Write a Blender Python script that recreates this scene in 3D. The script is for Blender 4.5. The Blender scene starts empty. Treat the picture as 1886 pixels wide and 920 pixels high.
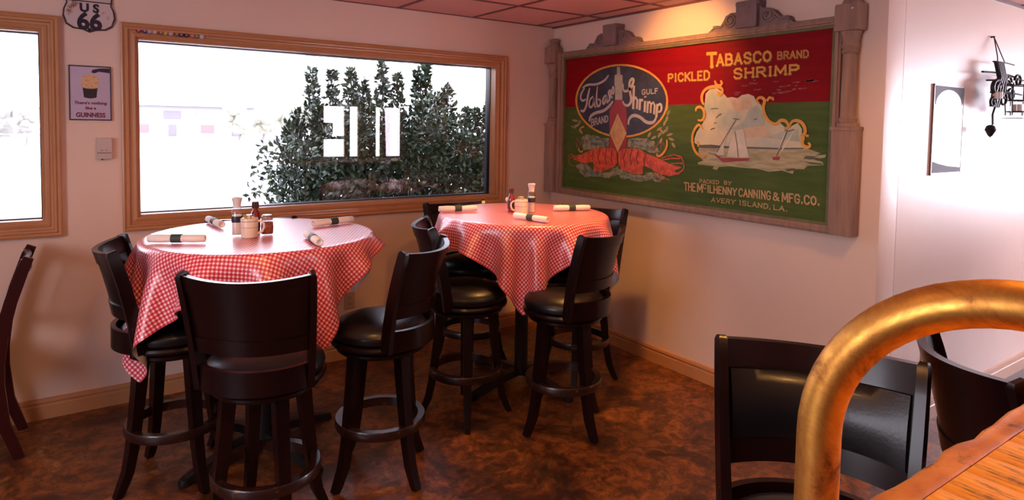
import bpy, bmesh, math, random
import numpy as np
from mathutils import Vector, Matrix

scn = bpy.context.scene
col = scn.collection
# ---------------------------------------------------------------- camera
cam_d = bpy.data.cameras.new('camera')
cam = bpy.data.objects.new('camera', cam_d); col.objects.link(cam)
F_PX = 1188.2
cam_d.sensor_width = 36.0
cam_d.lens = F_PX / 1886 * 36.0
cam_d.shift_y = -(460 - 291.9) / 1886
cam_d.clip_start = 0.02; cam_d.clip_end = 500
FW = Vector((0.56988739, 0.8200887, -0.05179657)); RT = Vector((0.8215583, -0.56990146, 0.01594633)); UP = Vector((0.01644154, 0.05164151, 0.99853034))
CAM = Vector((-3.36046478, -4.25541496, 1.63061077))
m = Matrix((RT, UP, -FW)).transposed().to_4x4(); m.translation = CAM
cam.matrix_world = m
scn.camera = cam
# ---------------------------------------------------------------- view, world, light
scn.view_settings.view_transform = 'Standard'; scn.view_settings.look = 'None'
scn.view_settings.gamma = 1.0; scn.view_settings.exposure = 0.0; scn.view_settings.use_curve_mapping = False
SKY = 8.0
w = bpy.data.worlds.new('world'); scn.world = w; w.use_nodes = True
wn = w.node_tree; bg = wn.nodes['Background']
tc = wn.nodes.new('ShaderNodeTexCoord'); sep = wn.nodes.new('ShaderNodeSeparateXYZ'); rm = wn.nodes.new('ShaderNodeValToRGB')
wn.links.new(tc.outputs['Generated'], sep.inputs[0]); wn.links.new(sep.outputs['Z'], rm.inputs[0]); wn.links.new(rm.outputs[0], bg.inputs[0])
rm.color_ramp.elements[0].position = 0.0; rm.color_ramp.elements[0].color = (1.0, 0.94, 1.0, 1)
rm.color_ramp.elements[1].position = 0.7; rm.color_ramp.elements[1].color = (0.78, 0.80, 1.0, 1)
bg.inputs[1].default_value = SKY

def area_light(name, loc, target, sx, sy, power, color, spread=180):
    d = bpy.data.lights.new(name, 'AREA'); d.shape = 'RECTANGLE'; d.size = sx; d.size_y = sy; d.energy = power; d.color = color; d.spread = math.radians(spread)
    o = bpy.data.objects.new(name, d); col.objects.link(o); o.location = loc
    o.rotation_euler = (Vector(target) - Vector(loc)).to_track_quat('-Z', 'Y').to_euler(); return o
def spot_light(name, loc, target, power, color, angle=90, blend=0.6, radius=0.04):
    d = bpy.data.lights.new(name, 'SPOT'); d.energy = power; d.color = color; d.spot_size = math.radians(angle); d.spot_blend = blend; d.shadow_soft_size = radius
    o = bpy.data.objects.new(name, d); col.objects.link(o); o.location = loc
    o.rotation_euler = (Vector(target) - Vector(loc)).to_track_quat('-Z', 'Y').to_euler(); return o
COOL = (0.86, 0.84, 1.0); WARM = (1.0, 0.46, 0.12)
# daylight through the south and east windows, then an added west fill
area_light('daylight_east_window', (5.54, -4.42, 1.62), (0.5, -3.2, 1.75), 1.5, 1.25, 115, COOL, 130)
area_light('daylight_south_window', (1.6, -8.06, 1.45), (0.2, 0, 1.4), 1.6, 1.0, 85, (0.95, 0.80, 0.95))
area_light('west_fill_light', (-6.04, -3.2, 1.6), (0, -2.0, 1.2), 1.6, 1.2, 24, COOL)  # cool ambient fill, added without a known source on this side

# ---------------------------------------------------------------- helpers
class Bag:
    """collects shapes in one bmesh"""
    def __init__(s): s.b = bmesh.new()
    def box(s, x0, x1, y0, y1, z0, z1, rot=None, bev=0.0):
        r = bmesh.ops.create_cube(s.b, size=1.0)
        vs = r['verts']
        M = Matrix.Translation(((x0+x1)/2, (y0+y1)/2, (z0+z1)/2)) @ Matrix.Diagonal((abs(x1-x0), abs(y1-y0), abs(z1-z0), 1))
        if rot is not None: M = rot @ M
        bmesh.ops.transform(s.b, matrix=M, verts=vs)
        if bev > 0:
            es = list({e for v in vs for e in v.link_edges})
            bmesh.ops.bevel(s.b, geom=es, offset=bev, segments=2, affect='EDGES', profile=0.7)
        return s
    def lathe(s, prof, n=32, c=(0, 0, 0), M=None):
        rings = []
        for r, z in prof:
            if r < 1e-5: rings.append([s.b.verts.new((0, 0, z))])
            else: rings.append([s.b.verts.new((r*math.cos(2*math.pi*k/n), r*math.sin(2*math.pi*k/n), z)) for k in range(n)])
        for a, b in zip(rings, rings[1:]):
            for k in range(n):
                k2 = (k+1) % n
                if len(a) == 1 and len(b) == 1: continue
                if len(a) == 1: s.b.faces.new((a[0], b[k2], b[k]))
                elif len(b) == 1: s.b.faces.new((a[k], a[k2], b[0]))
                else: s.b.faces.new((a[k], a[k2], b[k2], b[k]))
        T = Matrix.Translation(c)
        if M is not None: T = T @ M
        bmesh.ops.transform(s.b, matrix=T, verts=[v for R in rings for v in R]); return s
    def sweep(s, pts, sec, closed=False, up=(0, 0, 1), scales=None):
        """sec: list of (side, up) offsets; pts: centre line"""
        P = [Vector(p) for p in pts]; n = len(P); rings = []
        for i, p in enumerate(P):
            a = P[(i-1) % n] if closed or i > 0 else P[i]
            b = P[(i+1) % n] if closed or i < n-1 else P[i]
            t = (b-a).normalized(); u0 = Vector(up)
            side = t.cross(u0)
            if side.length < 1e-4: side = t.cross(Vector((1, 0, 0)))
            side.normalize(); u = side.cross(t).normalized()
            k = scales[i] if scales else 1.0
            rings.append([s.b.verts.new(p + side*x*k + u*y*k) for x, y in sec])
        m_ = len(sec)
        rr = range(n) if closed else range(n-1)
        for i in rr:
            A, B = rings[i], rings[(i+1) % n]
            for j in range(m_):
                s.b.faces.new((A[j], B[j], B[(j+1) % m_], A[(j+1) % m_]))
        if not closed:
            s.b.faces.new(rings[0][::1]); s.b.faces.new(rings[-1][::-1])
        return s
    def tube(s, pts, r, n=8, closed=False, up=(0, 0, 1), scales=None):
        return s.sweep(pts, [(r*math.cos(2*math.pi*k/n), r*math.sin(2*math.pi*k/n)) for k in range(n)], closed, up, scales)
    def prism(s, poly, z0, z1, M=None):
        """polygon in xy extruded in z"""
        a = [s.b.verts.new((x, y, z0)) for x, y in poly]; b = [s.b.verts.new((x, y, z1)) for x, y in poly]
        n = len(poly)
        s.b.faces.new(a[::-1]); s.b.faces.new(b)
        for k in range(n): s.b.faces.new((a[k], a[(k+1) % n], b[(k+1) % n], b[k]))
        if M is not None: bmesh.ops.transform(s.b, matrix=M, verts=a+b)
        return s
    def face(s, pts): s.b.faces.new([s.b.verts.new(p) for p in pts]); return s
    def mesh(s, name, mat, smooth=True, angle=35):
        bmesh.ops.recalc_face_normals(s.b, faces=s.b.faces[:])
        me = bpy.data.meshes.new(name); s.b.to_mesh(me); s.b.free()
        if mat: me.materials.append(mat)
        if smooth:
            me.shade_smooth() if hasattr(me, 'shade_smooth') else None
            me.set_sharp_from_angle(angle=math.radians(angle))
        return me
def part(name, me, parent=None, label=None, kind=None):
    o = bpy.data.objects.new(name, me); col.objects.link(o)
    if parent is not None: o.parent = parent
    if label: o['label'] = label
    if kind: o['kind'] = kind
    return o
def thing(name, label, cat, loc=(0, 0, 0), rz=0.0, group=None, mesh=None):
    o = bpy.data.objects.new(name, mesh); col.objects.link(o)
    o.location = loc; o.rotation_euler = (0, 0, rz); o['label'] = label; o['category'] = cat
    if group: o['group'] = group
    return o
def struct(name, me, label=None):
    o = bpy.data.objects.new(name, me); col.objects.link(o); o['kind'] = 'structure'
    if label: o['label'] = label
    return o
def dup(o, parent=None):
    c = o.copy(); col.objects.link(c); c.parent = parent
    for ch in o.children: dup(ch, c)
    return c

# ---------------------------------------------------------------- materials
def mat(name, color, rough=0.5, metal=0.0, noise=None, bump=None, coat=0.0, spec=0.5, emis=None, aniso=None, coatr=0.1):
    """noise=(scale, color2, lo, hi, stretch xyz); bump=(scale, strength)"""
    M = bpy.data.materials.new(name); M.use_nodes = True; nt = M.node_tree; b = nt.nodes['Principled BSDF']
    b.inputs['Base Color'].default_value = (*color, 1); b.inputs['Roughness'].default_value = rough; b.inputs['Metallic'].default_value = metal
    b.inputs['Specular IOR Level'].default_value = spec; b.inputs['Coat Weight'].default_value = coat; b.inputs['Coat Roughness'].default_value = coatr
    if emis: b.inputs['Emission Color'].default_value = (*emis[0], 1); b.inputs['Emission Strength'].default_value = emis[1]
    if noise or bump: T = nt.nodes.new('ShaderNodeTexCoord')
    if noise:
        sc, c2, lo, hi = noise[:4]; st = noise[4] if len(noise) > 4 else (1, 1, 1)
        mp = nt.nodes.new('ShaderNodeMapping'); mp.inputs['Scale'].default_value = st; nt.links.new(T.outputs['Object'], mp.inputs[0])
        n = nt.nodes.new('ShaderNodeTexNoise'); n.inputs['Scale'].default_value = sc; n.inputs['Detail'].default_value = 6; n.inputs['Roughness'].default_value = 0.6
        nt.links.new(mp.outputs[0], n.inputs[0])
        r = nt.nodes.new('ShaderNodeValToRGB'); r.color_ramp.elements[0].position = lo; r.color_ramp.elements[1].position = hi
        r.color_ramp.elements[0].color = (*color, 1); r.color_ramp.elements[1].color = (*c2, 1)
        nt.links.new(n.outputs[0], r.inputs[0]); nt.links.new(r.outputs[0], b.inputs['Base Color'])
    if bump:
        n2 = nt.nodes.new('ShaderNodeTexNoise'); n2.inputs['Scale'].default_value = bump[0]; n2.inputs['Detail'].default_value = 4
        mp2 = nt.nodes.new('ShaderNodeMapping'); mp2.inputs['Scale'].default_value = bump[2] if len(bump) > 2 else (1, 1, 1)
        nt.links.new(T.outputs['Object'], mp2.inputs[0]); nt.links.new(mp2.outputs[0], n2.inputs[0])
        bp = nt.nodes.new('ShaderNodeBump'); bp.inputs['Strength'].default_value = bump[1]; bp.inputs['Distance'].default_value = 0.02
        nt.links.new(n2.outputs[0], bp.inputs['Height']); nt.links.new(bp.outputs[0], b.inputs['Normal'])
    return M
M_wall = mat('painted_plaster', (0.80, 0.60, 0.505), 0.38, bump=(7, 0.10), noise=(0.9, (0.76, 0.56, 0.465), 0.3, 0.75))
M_walldull = mat('dull_plaster', (0.62, 0.50, 0.45), 0.6)
M_ceil = mat('ceiling_tile_board', (0.78, 0.48, 0.45), 0.8, bump=(160, 0.15))
M_grid = mat('ceiling_grid_metal', (0.16, 0.05, 0.05), 0.5)
M_trim = mat('honey_oak_trim', (0.52, 0.245, 0.11), 0.42, noise=(9, (0.46, 0.205, 0.088), 0.3, 0.75, (1, 1, 1)), bump=(30, 0.03), coat=0.1)
M_dark = mat('espresso_wood', (0.0065, 0.0014, 0.0018), 0.3, noise=(14, (0.012, 0.0028, 0.0028), 0.35, 0.8, (1, 1, 0.15)), coat=0.12, coatr=0.15, spec=0.3)
M_leather = mat('black_leather', (0.005, 0.004, 0.006), 0.36, bump=(120, 0.04), coat=0.06, coatr=0.15, spec=0.45)
M_cherry = mat('dark_cherry_wood', (0.035, 0.004, 0.005), 0.3, coat=0.2, spec=0.35)
M_iron = mat('black_iron', (0.012, 0.011, 0.012), 0.45, metal=0.3)
M_black = mat('black_plastic', (0.008, 0.008, 0.009), 0.4)
M_frameout = mat('dark_window_metal', (0.015, 0.013, 0.02), 0.35)
M_white = mat('white_ceramic', (0.78, 0.66, 0.56), 0.25)
M_linen = mat('white_paper_napkin', (0.86, 0.80, 0.78), 0.85, bump=(90, 0.1))
M_band = mat('dark_green_paper_band', (0.035, 0.055, 0.045), 0.6)
M_plate = mat('almond_plastic', (0.55, 0.40, 0.30), 0.4)
M_box = mat('pinkish_grey_plastic', (0.56, 0.45, 0.42), 0.4)
M_chrome = mat('brushed_steel', (0.75, 0.72, 0.70), 0.25, metal=1.0)
M_weather = mat('weathered_wood', (0.36, 0.20, 0.14), 0.75, noise=(5, (0.20, 0.115, 0.09), 0.3, 0.75, (6, 6, 0.6)), bump=(40, 0.25, (3, 3, 0.3)))
M_crest = mat('grey_weathered_wood', (0.24, 0.16, 0.155), 0.8, noise=(7, (0.16, 0.10, 0.10), 0.3, 0.75), bump=(40, 0.3))
M_greenedge = mat('olive_painted_edge', (0.10, 0.10, 0.03), 0.6, noise=(12, (0.20, 0.14, 0.06), 0.4, 0.8))

def floor_material():
    M = bpy.data.materials.new('stained_concrete'); M.use_nodes = True; nt = M.node_tree; b = nt.nodes['Principled BSDF']; L = nt.links
    T = nt.nodes.new('ShaderNodeTexCoord')
    n1 = nt.nodes.new('ShaderNodeTexNoise'); n1.inputs['Scale'].default_value = 2.6; n1.inputs['Detail'].default_value = 10; n1.inputs['Roughness'].default_value = 0.74; n1.inputs['Distortion'].default_value = 0.9
    n2 = nt.nodes.new('ShaderNodeTexNoise'); n2.inputs['Scale'].default_value = 15; n2.inputs['Detail'].default_value = 8; n2.inputs['Roughness'].default_value = 0.7; n2.inputs['Distortion'].default_value = 0.8
    for n in (n1, n2): L.new(T.outputs['Object'], n.inputs[0])
    r1 = nt.nodes.new('ShaderNodeValToRGB'); e = r1.color_ramp.elements
    e[0].position = 0.38; e[0].color = (0.042, 0.015, 0.008, 1); e[1].position = 0.66; e[1].color = (0.38, 0.18, 0.05, 1)
    k = e.new(0.46); k.color = (0.13, 0.040, 0.012, 1); k = e.new(0.54); k.color = (0.27, 0.085, 0.020, 1); k = e.new(0.58); k.color = (0.19, 0.065, 0.019, 1)
    r2 = nt.nodes.new('ShaderNodeValToRGB'); e = r2.color_ramp.elements
    e[0].position = 0.43; e[0].color = (0.42, 0.38, 0.36, 1); e[1].position = 0.60; e[1].color = (1.15, 1.1, 1.0, 1)
    L.new(n1.outputs[0], r1.inputs[0]); L.new(n2.outputs[0], r2.inputs[0])
    mx = nt.nodes.new('ShaderNodeMix'); mx.data_type = 'RGBA'; mx.blend_type = 'MULTIPLY'; mx.inputs[0].default_value = 1.0
    L.new(r1.outputs[0], mx.inputs[6]); L.new(r2.outputs[0], mx.inputs[7]); L.new(mx.outputs[2], b.inputs['Base Color'])
    b.inputs['Roughness'].default_value = 0.42; b.inputs['Coat Weight'].default_value = 0.15; b.inputs['Coat Roughness'].default_value = 0.35
    bp = nt.nodes.new('ShaderNodeBump'); bp.inputs['Strength'].default_value = 0.08; L.new(n2.outputs[0], bp.inputs['Height']); L.new(bp.outputs[0], b.inputs['Normal'])
    return M
M_floor = floor_material()

def bar_material(name, c1, c2, dark, amt, stretch):
    M = bpy.data.materials.new(name); M.use_nodes = True; nt = M.node_tree; b = nt.nodes['Principled BSDF']; L = nt.links
    T = nt.nodes.new('ShaderNodeTexCoord'); mp = nt.nodes.new('ShaderNodeMapping'); mp.inputs['Scale'].default_value = stretch
    L.new(T.outputs['Object'], mp.inputs[0])
    def ramp(scale, p0, k0, p1, k1, src):
        n = nt.nodes.new('ShaderNodeTexNoise'); n.inputs['Scale'].default_value = scale; n.inputs['Detail'].default_value = 7; n.inputs['Roughness'].default_value = 0.65
        L.new(src, n.inputs[0]); r = nt.nodes.new('ShaderNodeValToRGB'); r.color_ramp.elements[0].position = p0; r.color_ramp.elements[0].color = (*k0, 1)
        r.color_ramp.elements[1].position = p1; r.color_ramp.elements[1].color = (*k1, 1); L.new(n.outputs[0], r.inputs[0]); return r, n
    r1, n1 = ramp(2.2, 0.35, c1, 0.68, c2, mp.outputs[0])
    r2, n2 = ramp(5.5, 0.60-amt, (0, 0, 0), 0.66-amt*0.6, (1, 1, 1), mp.outputs[0])
    n2.inputs['Distortion'].default_value = 0.5
    r3, n3 = ramp(11, 0.42, (0, 0, 0), 0.58, (1, 1, 1), T.outputs['Object'])
    mu = nt.nodes.new('ShaderNodeMath'); mu.operation = 'MULTIPLY'; L.new(r2.outputs[0], mu.inputs[0]); L.new(r3.outputs[0], mu.inputs[1])
    mx = nt.nodes.new('ShaderNodeMix'); mx.data_type = 'RGBA'; L.new(mu.outputs[0], mx.inputs[0]); L.new(r1.outputs[0], mx.inputs[6]); mx.inputs[7].default_value = (*dark, 1)
    L.new(mx.outputs[2], b.inputs['Base Color']); b.inputs['Roughness'].default_value = 0.5; b.inputs['Specular IOR Level'].default_value = 0.3; b.inputs['Coat Weight'].default_value = 0.08; b.inputs['Coat Roughness'].default_value = 0.2
    bp = nt.nodes.new('ShaderNodeBump'); bp.inputs['Strength'].default_value = 0.25; bp.inputs['Distance'].default_value = 0.003; L.new(n2.outputs[0], bp.inputs['Height']); L.new(bp.outputs[0], b.inputs['Normal'])
    return M
M_plank = bar_material('varnished_bar_plank', (0.50, 0.18, 0.006), (0.85, 0.42, 0.014), (0.045, 0.02, 0.010), 0.075, (14, 1.1, 1))
M_nose = bar_material('worn_bar_edging', (0.30, 0.085, 0.014), (0.62, 0.26, 0.05), (0.10, 0.05, 0.03), 0.03, (3, 5, 3))

def brass_material():
    M = bpy.data.materials.new('aged_brass'); M.use_nodes = True; nt = M.node_tree; b = nt.nodes['Principled BSDF']; L = nt.links
    T = nt.nodes.new('ShaderNodeTexCoord'); n = nt.nodes.new('ShaderNodeTexNoise'); n.inputs['Scale'].default_value = 11; n.inputs['Detail'].default_value = 9; n.inputs['Roughness'].default_value = 0.72; n.inputs['Distortion'].default_value = 0.6
    L.new(T.outputs['Object'], n.inputs[0])
    r = nt.nodes.new('ShaderNodeValToRGB'); e = r.color_ramp.elements; e[0].position = 0.32; e[0].color = (0.13, 0.04, 0.015, 1); e[1].position = 0.60; e[1].color = (0.72, 0.36, 0.07, 1)
    k = e.new(0.45); k.color = (0.52, 0.22, 0.045, 1)
    L.new(n.outputs[0], r.inputs[0]); L.new(r.outputs[0], b.inputs['Base Color'])
    r2 = nt.nodes.new('ShaderNodeValToRGB'); r2.color_ramp.elements[0].position = 0.35; r2.color_ramp.elements[0].color = (0.55, 0.55, 0.55, 1); r2.color_ramp.elements[1].position = 0.65; r2.color_ramp.elements[1].color = (0.33, 0.33, 0.33, 1)
    L.new(n.outputs[0], r2.inputs[0]); L.new(r2.outputs[0], b.inputs['Roughness']); b.inputs['Metallic'].default_value = 0.95
    n2 = nt.nodes.new('ShaderNodeTexNoise'); n2.inputs['Scale'].default_value = 70; n2.inputs['Detail'].default_value = 3; L.new(T.outputs['Object'], n2.inputs[0])
    bp = nt.nodes.new('ShaderNodeBump'); bp.inputs['Strength'].default_value = 0.15; bp.inputs['Distance'].default_value = 0.002; L.new(n2.outputs[0], bp.inputs['Height']); L.new(bp.outputs[0], b.inputs['Normal'])
    return M
M_brass = brass_material()

def gingham():
    M = bpy.data.materials.new('gingham_vinyl'); M.use_nodes = True; nt = M.node_tree; b = nt.nodes['Principled BSDF']; L = nt.links
    T = nt.nodes.new('ShaderNodeTexCoord'); s = nt.nodes.new('ShaderNodeSeparateXYZ'); L.new(T.outputs['UV'], s.inputs[0])
    outs = []
    for ax in ('X', 'Y'):
        a = nt.nodes.new('ShaderNodeMath'); a.operation = 'MULTIPLY'; a.inputs[1].default_value = 84.0; L.new(s.outputs[ax], a.inputs[0])
        f = nt.nodes.new('ShaderNodeMath'); f.operation = 'FRACT'; L.new(a.outputs[0], f.inputs[0])
        g = nt.nodes.new('ShaderNodeMath'); g.operation = 'GREATER_THAN'; g.inputs[1].default_value = 0.46; L.new(f.outputs[0], g.inputs[0]); outs.append(g)
    ad = nt.nodes.new('ShaderNodeMath'); ad.operation = 'ADD'; L.new(outs[0].outputs[0], ad.inputs[0]); L.new(outs[1].outputs[0], ad.inputs[1])
    hv = nt.nodes.new('ShaderNodeMath'); hv.operation = 'MULTIPLY'; hv.inputs[1].default_value = 0.5; L.new(ad.outputs[0], hv.inputs[0])
    r = nt.nodes.new('ShaderNodeValToRGB'); r.color_ramp.interpolation = 'CONSTANT'; e = r.color_ramp.elements
    e[0].position = 0; e[0].color = (0.90, 0.74, 0.78, 1); e[1].position = 0.75; e[1].color = (0.50, 0.006, 0.022, 1); k = e.new(0.25); k.color = (0.74, 0.13, 0.17, 1)
    L.new(hv.outputs[0], r.inputs[0])
    g = nt.nodes.new('ShaderNodeNewGeometry'); mx = nt.nodes.new('ShaderNodeMix'); mx.data_type = 'RGBA'   # white felt backing on the reverse
    L.new(g.outputs['Backfacing'], mx.inputs[0]); L.new(r.outputs[0], mx.inputs[6]); mx.inputs[7].default_value = (0.72, 0.66, 0.70, 1)
    L.new(mx.outputs[2], b.inputs['Base Color'])
    b.inputs['Roughness'].default_value = 0.36; b.inputs['Coat Weight'].default_value = 0.65; b.inputs['Coat Roughness'].default_value = 0.26
    return M
M_cloth = gingham()

def glass(name, tint=(0.93, 0.95, 0.97), rough=0.0):
    M = bpy.data.materials.new(name); M.use_nodes = True; nt = M.node_tree; L = nt.links
    nt.nodes.remove(nt.nodes['Principled BSDF']); out = nt.nodes['Material Output']
    t = nt.nodes.new('ShaderNodeBsdfTransparent'); t.inputs[0].default_value = (*tint, 1)
    g = nt.nodes.new('ShaderNodeBsdfGlossy'); g.inputs['Roughness'].default_value = rough
    fr = nt.nodes.new('ShaderNodeFresnel'); fr.inputs[0].default_value = 1.5
    x = nt.nodes.new('ShaderNodeMixShader'); L.new(fr.outputs[0], x.inputs[0]); L.new(t.outputs[0], x.inputs[1]); L.new(g.outputs[0], x.inputs[2]); L.new(x.outputs[0], out.inputs[0])
    return M
M_glass = glass('window_glass'); M_clear = glass('clear_glass', (0.985, 0.98, 0.985), 0.02)
_lw = M_clear.node_tree.nodes.new('ShaderNodeLayerWeight'); _pw = M_clear.node_tree.nodes.new('ShaderNodeMath'); _pw.operation = 'POWER'; _pw.inputs[1].default_value = 4.0
_mu = M_clear.node_tree.nodes.new('ShaderNodeMath'); _mu.operation = 'MULTIPLY_ADD'; _mu.inputs[1].default_value = 0.45; _mu.inputs[2].default_value = 0.04
M_clear.node_tree.links.new(_lw.outputs['Facing'], _pw.inputs[0]); M_clear.node_tree.links.new(_pw.outputs[0], _mu.inputs[0])
for _n in M_clear.node_tree.nodes:
    if _n.type == 'MIX_SHADER': M_clear.node_tree.links.new(_mu.outputs[0], _n.inputs[0])
# ================================================================ ROOM SHELL
H = 2.446; EY = -2.664; XL, XR, YB = -6.0, 5.5, -8.0
def slab_with_holes(axis, pos, thick, a0, a1, z0, z1, holes):
    """wall slab; holes = [(a_lo, a_hi, z_lo, z_hi)] sorted along a"""
    B = Bag()
    def bx(p0, p1, q0, q1):
        if p1 - p0 < 1e-4 or q1 - q0 < 1e-4: return
        if axis == 'y': B.box(p0, p1, min(pos, pos+thick), max(pos, pos+thick), q0, q1)
        else: B.box(min(pos, pos+thick), max(pos, pos+thick), p0, p1, q0, q1)
    c = a0
    for h in holes:
        bx(c, h[0], z0, z1); bx(h[0], h[1], z0, h[2]); bx(h[0], h[1], h[3], z1); c = h[1]
    bx(c, a1, z0, z1); return B
HB = [(-5.6, -3.448, 1.068, 2.096), (-3.018, -0.557, 1.068, 2.096)]
struct('wall_north', slab_with_holes('y', 0.0, 0.16, XL, 0.15, 0, H, HB).mesh('wall_north', M_wall, False))
b_ = Bag(); b_.box(0, 0.18, EY+0.0, 0.0, 0, H, bev=0.006)
struct('wall_east', b_.mesh('wall_east', M_wall, True))
b_ = Bag(); b_.box(0.18, XR, EY+0.0, EY+0.16, 0, H)
struct('wall_northeast', b_.mesh('wall_northeast', M_wall, False))
struct('wall_far_east', slab_with_holes('x', XR, 0.16, YB, EY+0.16, 0, H, [(-5.2, -3.65, 0.95, 2.25)]).mesh('wall_far_east', M_walldull, False))
struct('wall_south', slab_with_holes('y', YB, -0.16, XL, XR, 0, H, [(0.8, 2.4, 0.95, 1.95)]).mesh('wall_south', M_walldull, False))
struct('wall_west', slab_with_holes('x', XL, -0.16, YB, 0.16, 0, H, [(-4.05, -2.35, 0.95, 2.2)]).mesh('wall_west', M_walldull, False))
b_ = Bag(); b_.box(XL, XR, YB, 0.16, -0.12, 0); struct('floor', b_.mesh('floor', M_floor, False))
# ceiling: slab, tiles and grid bars
b_ = Bag(); b_.box(XL-0.16, XR+0.16, YB-0.16, 0.16, H+0.02, H+0.14); ceil_o = struct('ceiling', b_.mesh('ceiling', M_walldull, False))
P_ = 0.617; tiles = {}
xs = sorted({XL, XR} | {-0.174 - P_*k for k in range(-10, 11) if XL < -0.174 - P_*k < XR})
ys = sorted({YB, 0.0} | {-0.61 - P_*k for k in range(0, 13) if -0.61 - P_*k > YB})
for i in range(len(xs)-1):
    for j in range(len(ys)-1):
        if xs[i] > 0.0 and ys[j] > EY: continue
        sx, sy = round(xs[i+1]-xs[i], 4), round(ys[j+1]-ys[j], 4)
        if (sx, sy) not in tiles:
            b_ = Bag(); b_.box(-sx/2+0.004, sx/2-0.004, -sy/2+0.004, sy/2-0.004, 0, 0.015); tiles[(sx, sy)] = b_.mesh('ceiling_tile', M_ceil, False)
        o = part('ceiling_tile', tiles[(sx, sy)], ceil_o); o.location = ((xs[i]+xs[i+1])/2, (ys[j]+ys[j+1])/2, H)
b_ = Bag()
for x in xs: b_.box(x-0.011, x+0.011, YB, 0, H-0.006, H+0.01)
for y in ys: b_.box(XL, XR, y-0.011, y+0.011, H-0.0055, H+0.011)
b_.box(-0.022, 0.0, EY, 0, H-0.012, H+0.01); b_.box(0, XR, EY-0.022, EY, H-0.012, H+0.01)
part('ceiling_grid', b_.mesh('ceiling_grid', M_grid, False), ceil_o)

# baseboards: moulded profile (depth, height)
BP = [(0, 0), (0.016, 0), (0.016, 0.072), (0.012, 0.078), (0.012, 0.086), (0.018, 0.092), (0.014, 0.108), (0.004, 0.112), (0, 0.112)]
def baseboard(name, p0, p1, nrm):
    B = Bag(); a = [B.b.verts.new((p0[0]+nrm[0]*d, p0[1]+nrm[1]*d, z)) for d, z in BP]; c = [B.b.verts.new((p1[0]+nrm[0]*d, p1[1]+nrm[1]*d, z)) for d, z in BP]
    n = len(BP)
    for k in range(n): B.b.faces.new((a[k], a[(k+1) % n], c[(k+1) % n], c[k]))
    B.b.faces.new(a); B.b.faces.new(c[::-1]); struct(name, B.mesh(name, M_trim, False))
baseboard('baseboard_north', (XL, 0), (0.0, 0), (0, -1))
baseboard('baseboard_east', (0, 0), (0, EY-0.016), (-1, 0))
baseboard('baseboard_northeast', (-0.016, EY), (XR, EY), (0, -1))

# windows
def ring(B, x0, x1, z0, z1, prof, ysign=1):
    """mitred frame; prof = closed list of (outset, y)"""
    cs = [(x0, z0, -1, -1), (x1, z0, 1, -1), (x1, z1, 1, 1), (x0, z1, -1, 1)]
    R = [[B.b.verts.new((x+sx*o, y, z+sz*o)) for o, y in prof] for x, z, sx, sz in cs]
    n = len(prof)
    for i in range(4):
        A, C_ = R[i], R[(i+1) % 4]
        for k in range(n): B.b.faces.new((A[k], C_[k], C_[(k+1) % n], A[(k+1) % n]))
CAS = [(0.0, 0.0), (0.0, -0.016), (0.008, -0.020), (0.024, -0.016), (0.030, -0.012), (0.040, -0.014), (0.048, -0.026), (0.058, -0.028), (0.066, -0.022), (0.080, -0.030), (0.090, -0.026), (0.090, 0.0)]
def window(name, x0, x1, z0, z1):
    b0 = Bag(); CR = CAS if True else 0
    ring(b0, x0, x1, z0, z1, [(a*0.84, y) for a, y in CAS]); root = struct(name, None)
    part('window_frame', b0.mesh('window_frame', M_trim, True, 20), root)
    b1 = Bag(); ring(b1, x0, x1, z0, z1, [(0.0, 0.0), (0.0, 0.075), (-0.014, 0.075), (-0.014, 0.0)]); part('jamb', b1.mesh('jamb', M_trim, False), root)
    b2 = Bag(); ring(b2, x0, x1, z0, z1, [(0.0, 0.075), (0.0, 0.14), (-0.020, 0.14), (-0.020, 0.075)]); part('outer_frame', b2.mesh('outer_frame', M_frameout, False), root)
    b3 = Bag(); b3.box(x0+0.012, x1-0.012, 0.100, 0.106, z0+0.012, z1-0.012); part('pane', b3.mesh('pane', M_glass, False), root)
window('window_1', *HB[0]); window('window_2', *HB[1])
def plain_window(name, axis, pos, a0, a1, z0, z1, mull=None):
    root = struct(name, None); B = Bag(); G = Bag()
    def bx(Q, p0, p1, q0, q1, d0, d1):
        if axis == 'y': Q.box(p0, p1, pos+d0, pos+d1, q0, q1)
        else: Q.box(pos+d0, pos+d1, p0, p1, q0, q1)
    for p0, p1, q0, q1 in ((a0-0.08, a0, z0-0.08, z1+0.08), (a1, a1+0.08, z0-0.08, z1+0.08), (a0, a1, z0-0.08, z0), (a0, a1, z1, z1+0.08), *(mull or [((a0+a1)/2-0.03, (a0+a1)/2+0.03, z0, z1)])):
        bx(B, p0, p1, q0, q1, -0.025, 0.025)
    part('window_frame', B.mesh('window_frame', M_trim, False), root)
plain_window('window_3', 'x', XR, -5.2, -3.65, 0.95, 2.25)
plain_window('window_4', 'y', YB, 0.8, 2.4, 0.95, 1.95, [(1.22, 1.33, 0.95, 1.95), (1.50, 1.88, 0.95, 1.95), (1.97, 2.20, 0.95, 1.95), (0.8, 1.22, 1.30, 1.36), (0.80, 0.98, 1.36, 1.62)])
plain_window('added_fill_window', 'x', XL, -4.05, -2.35, 0.95, 2.2)  # unseen opening added to go with the west fill light

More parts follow.
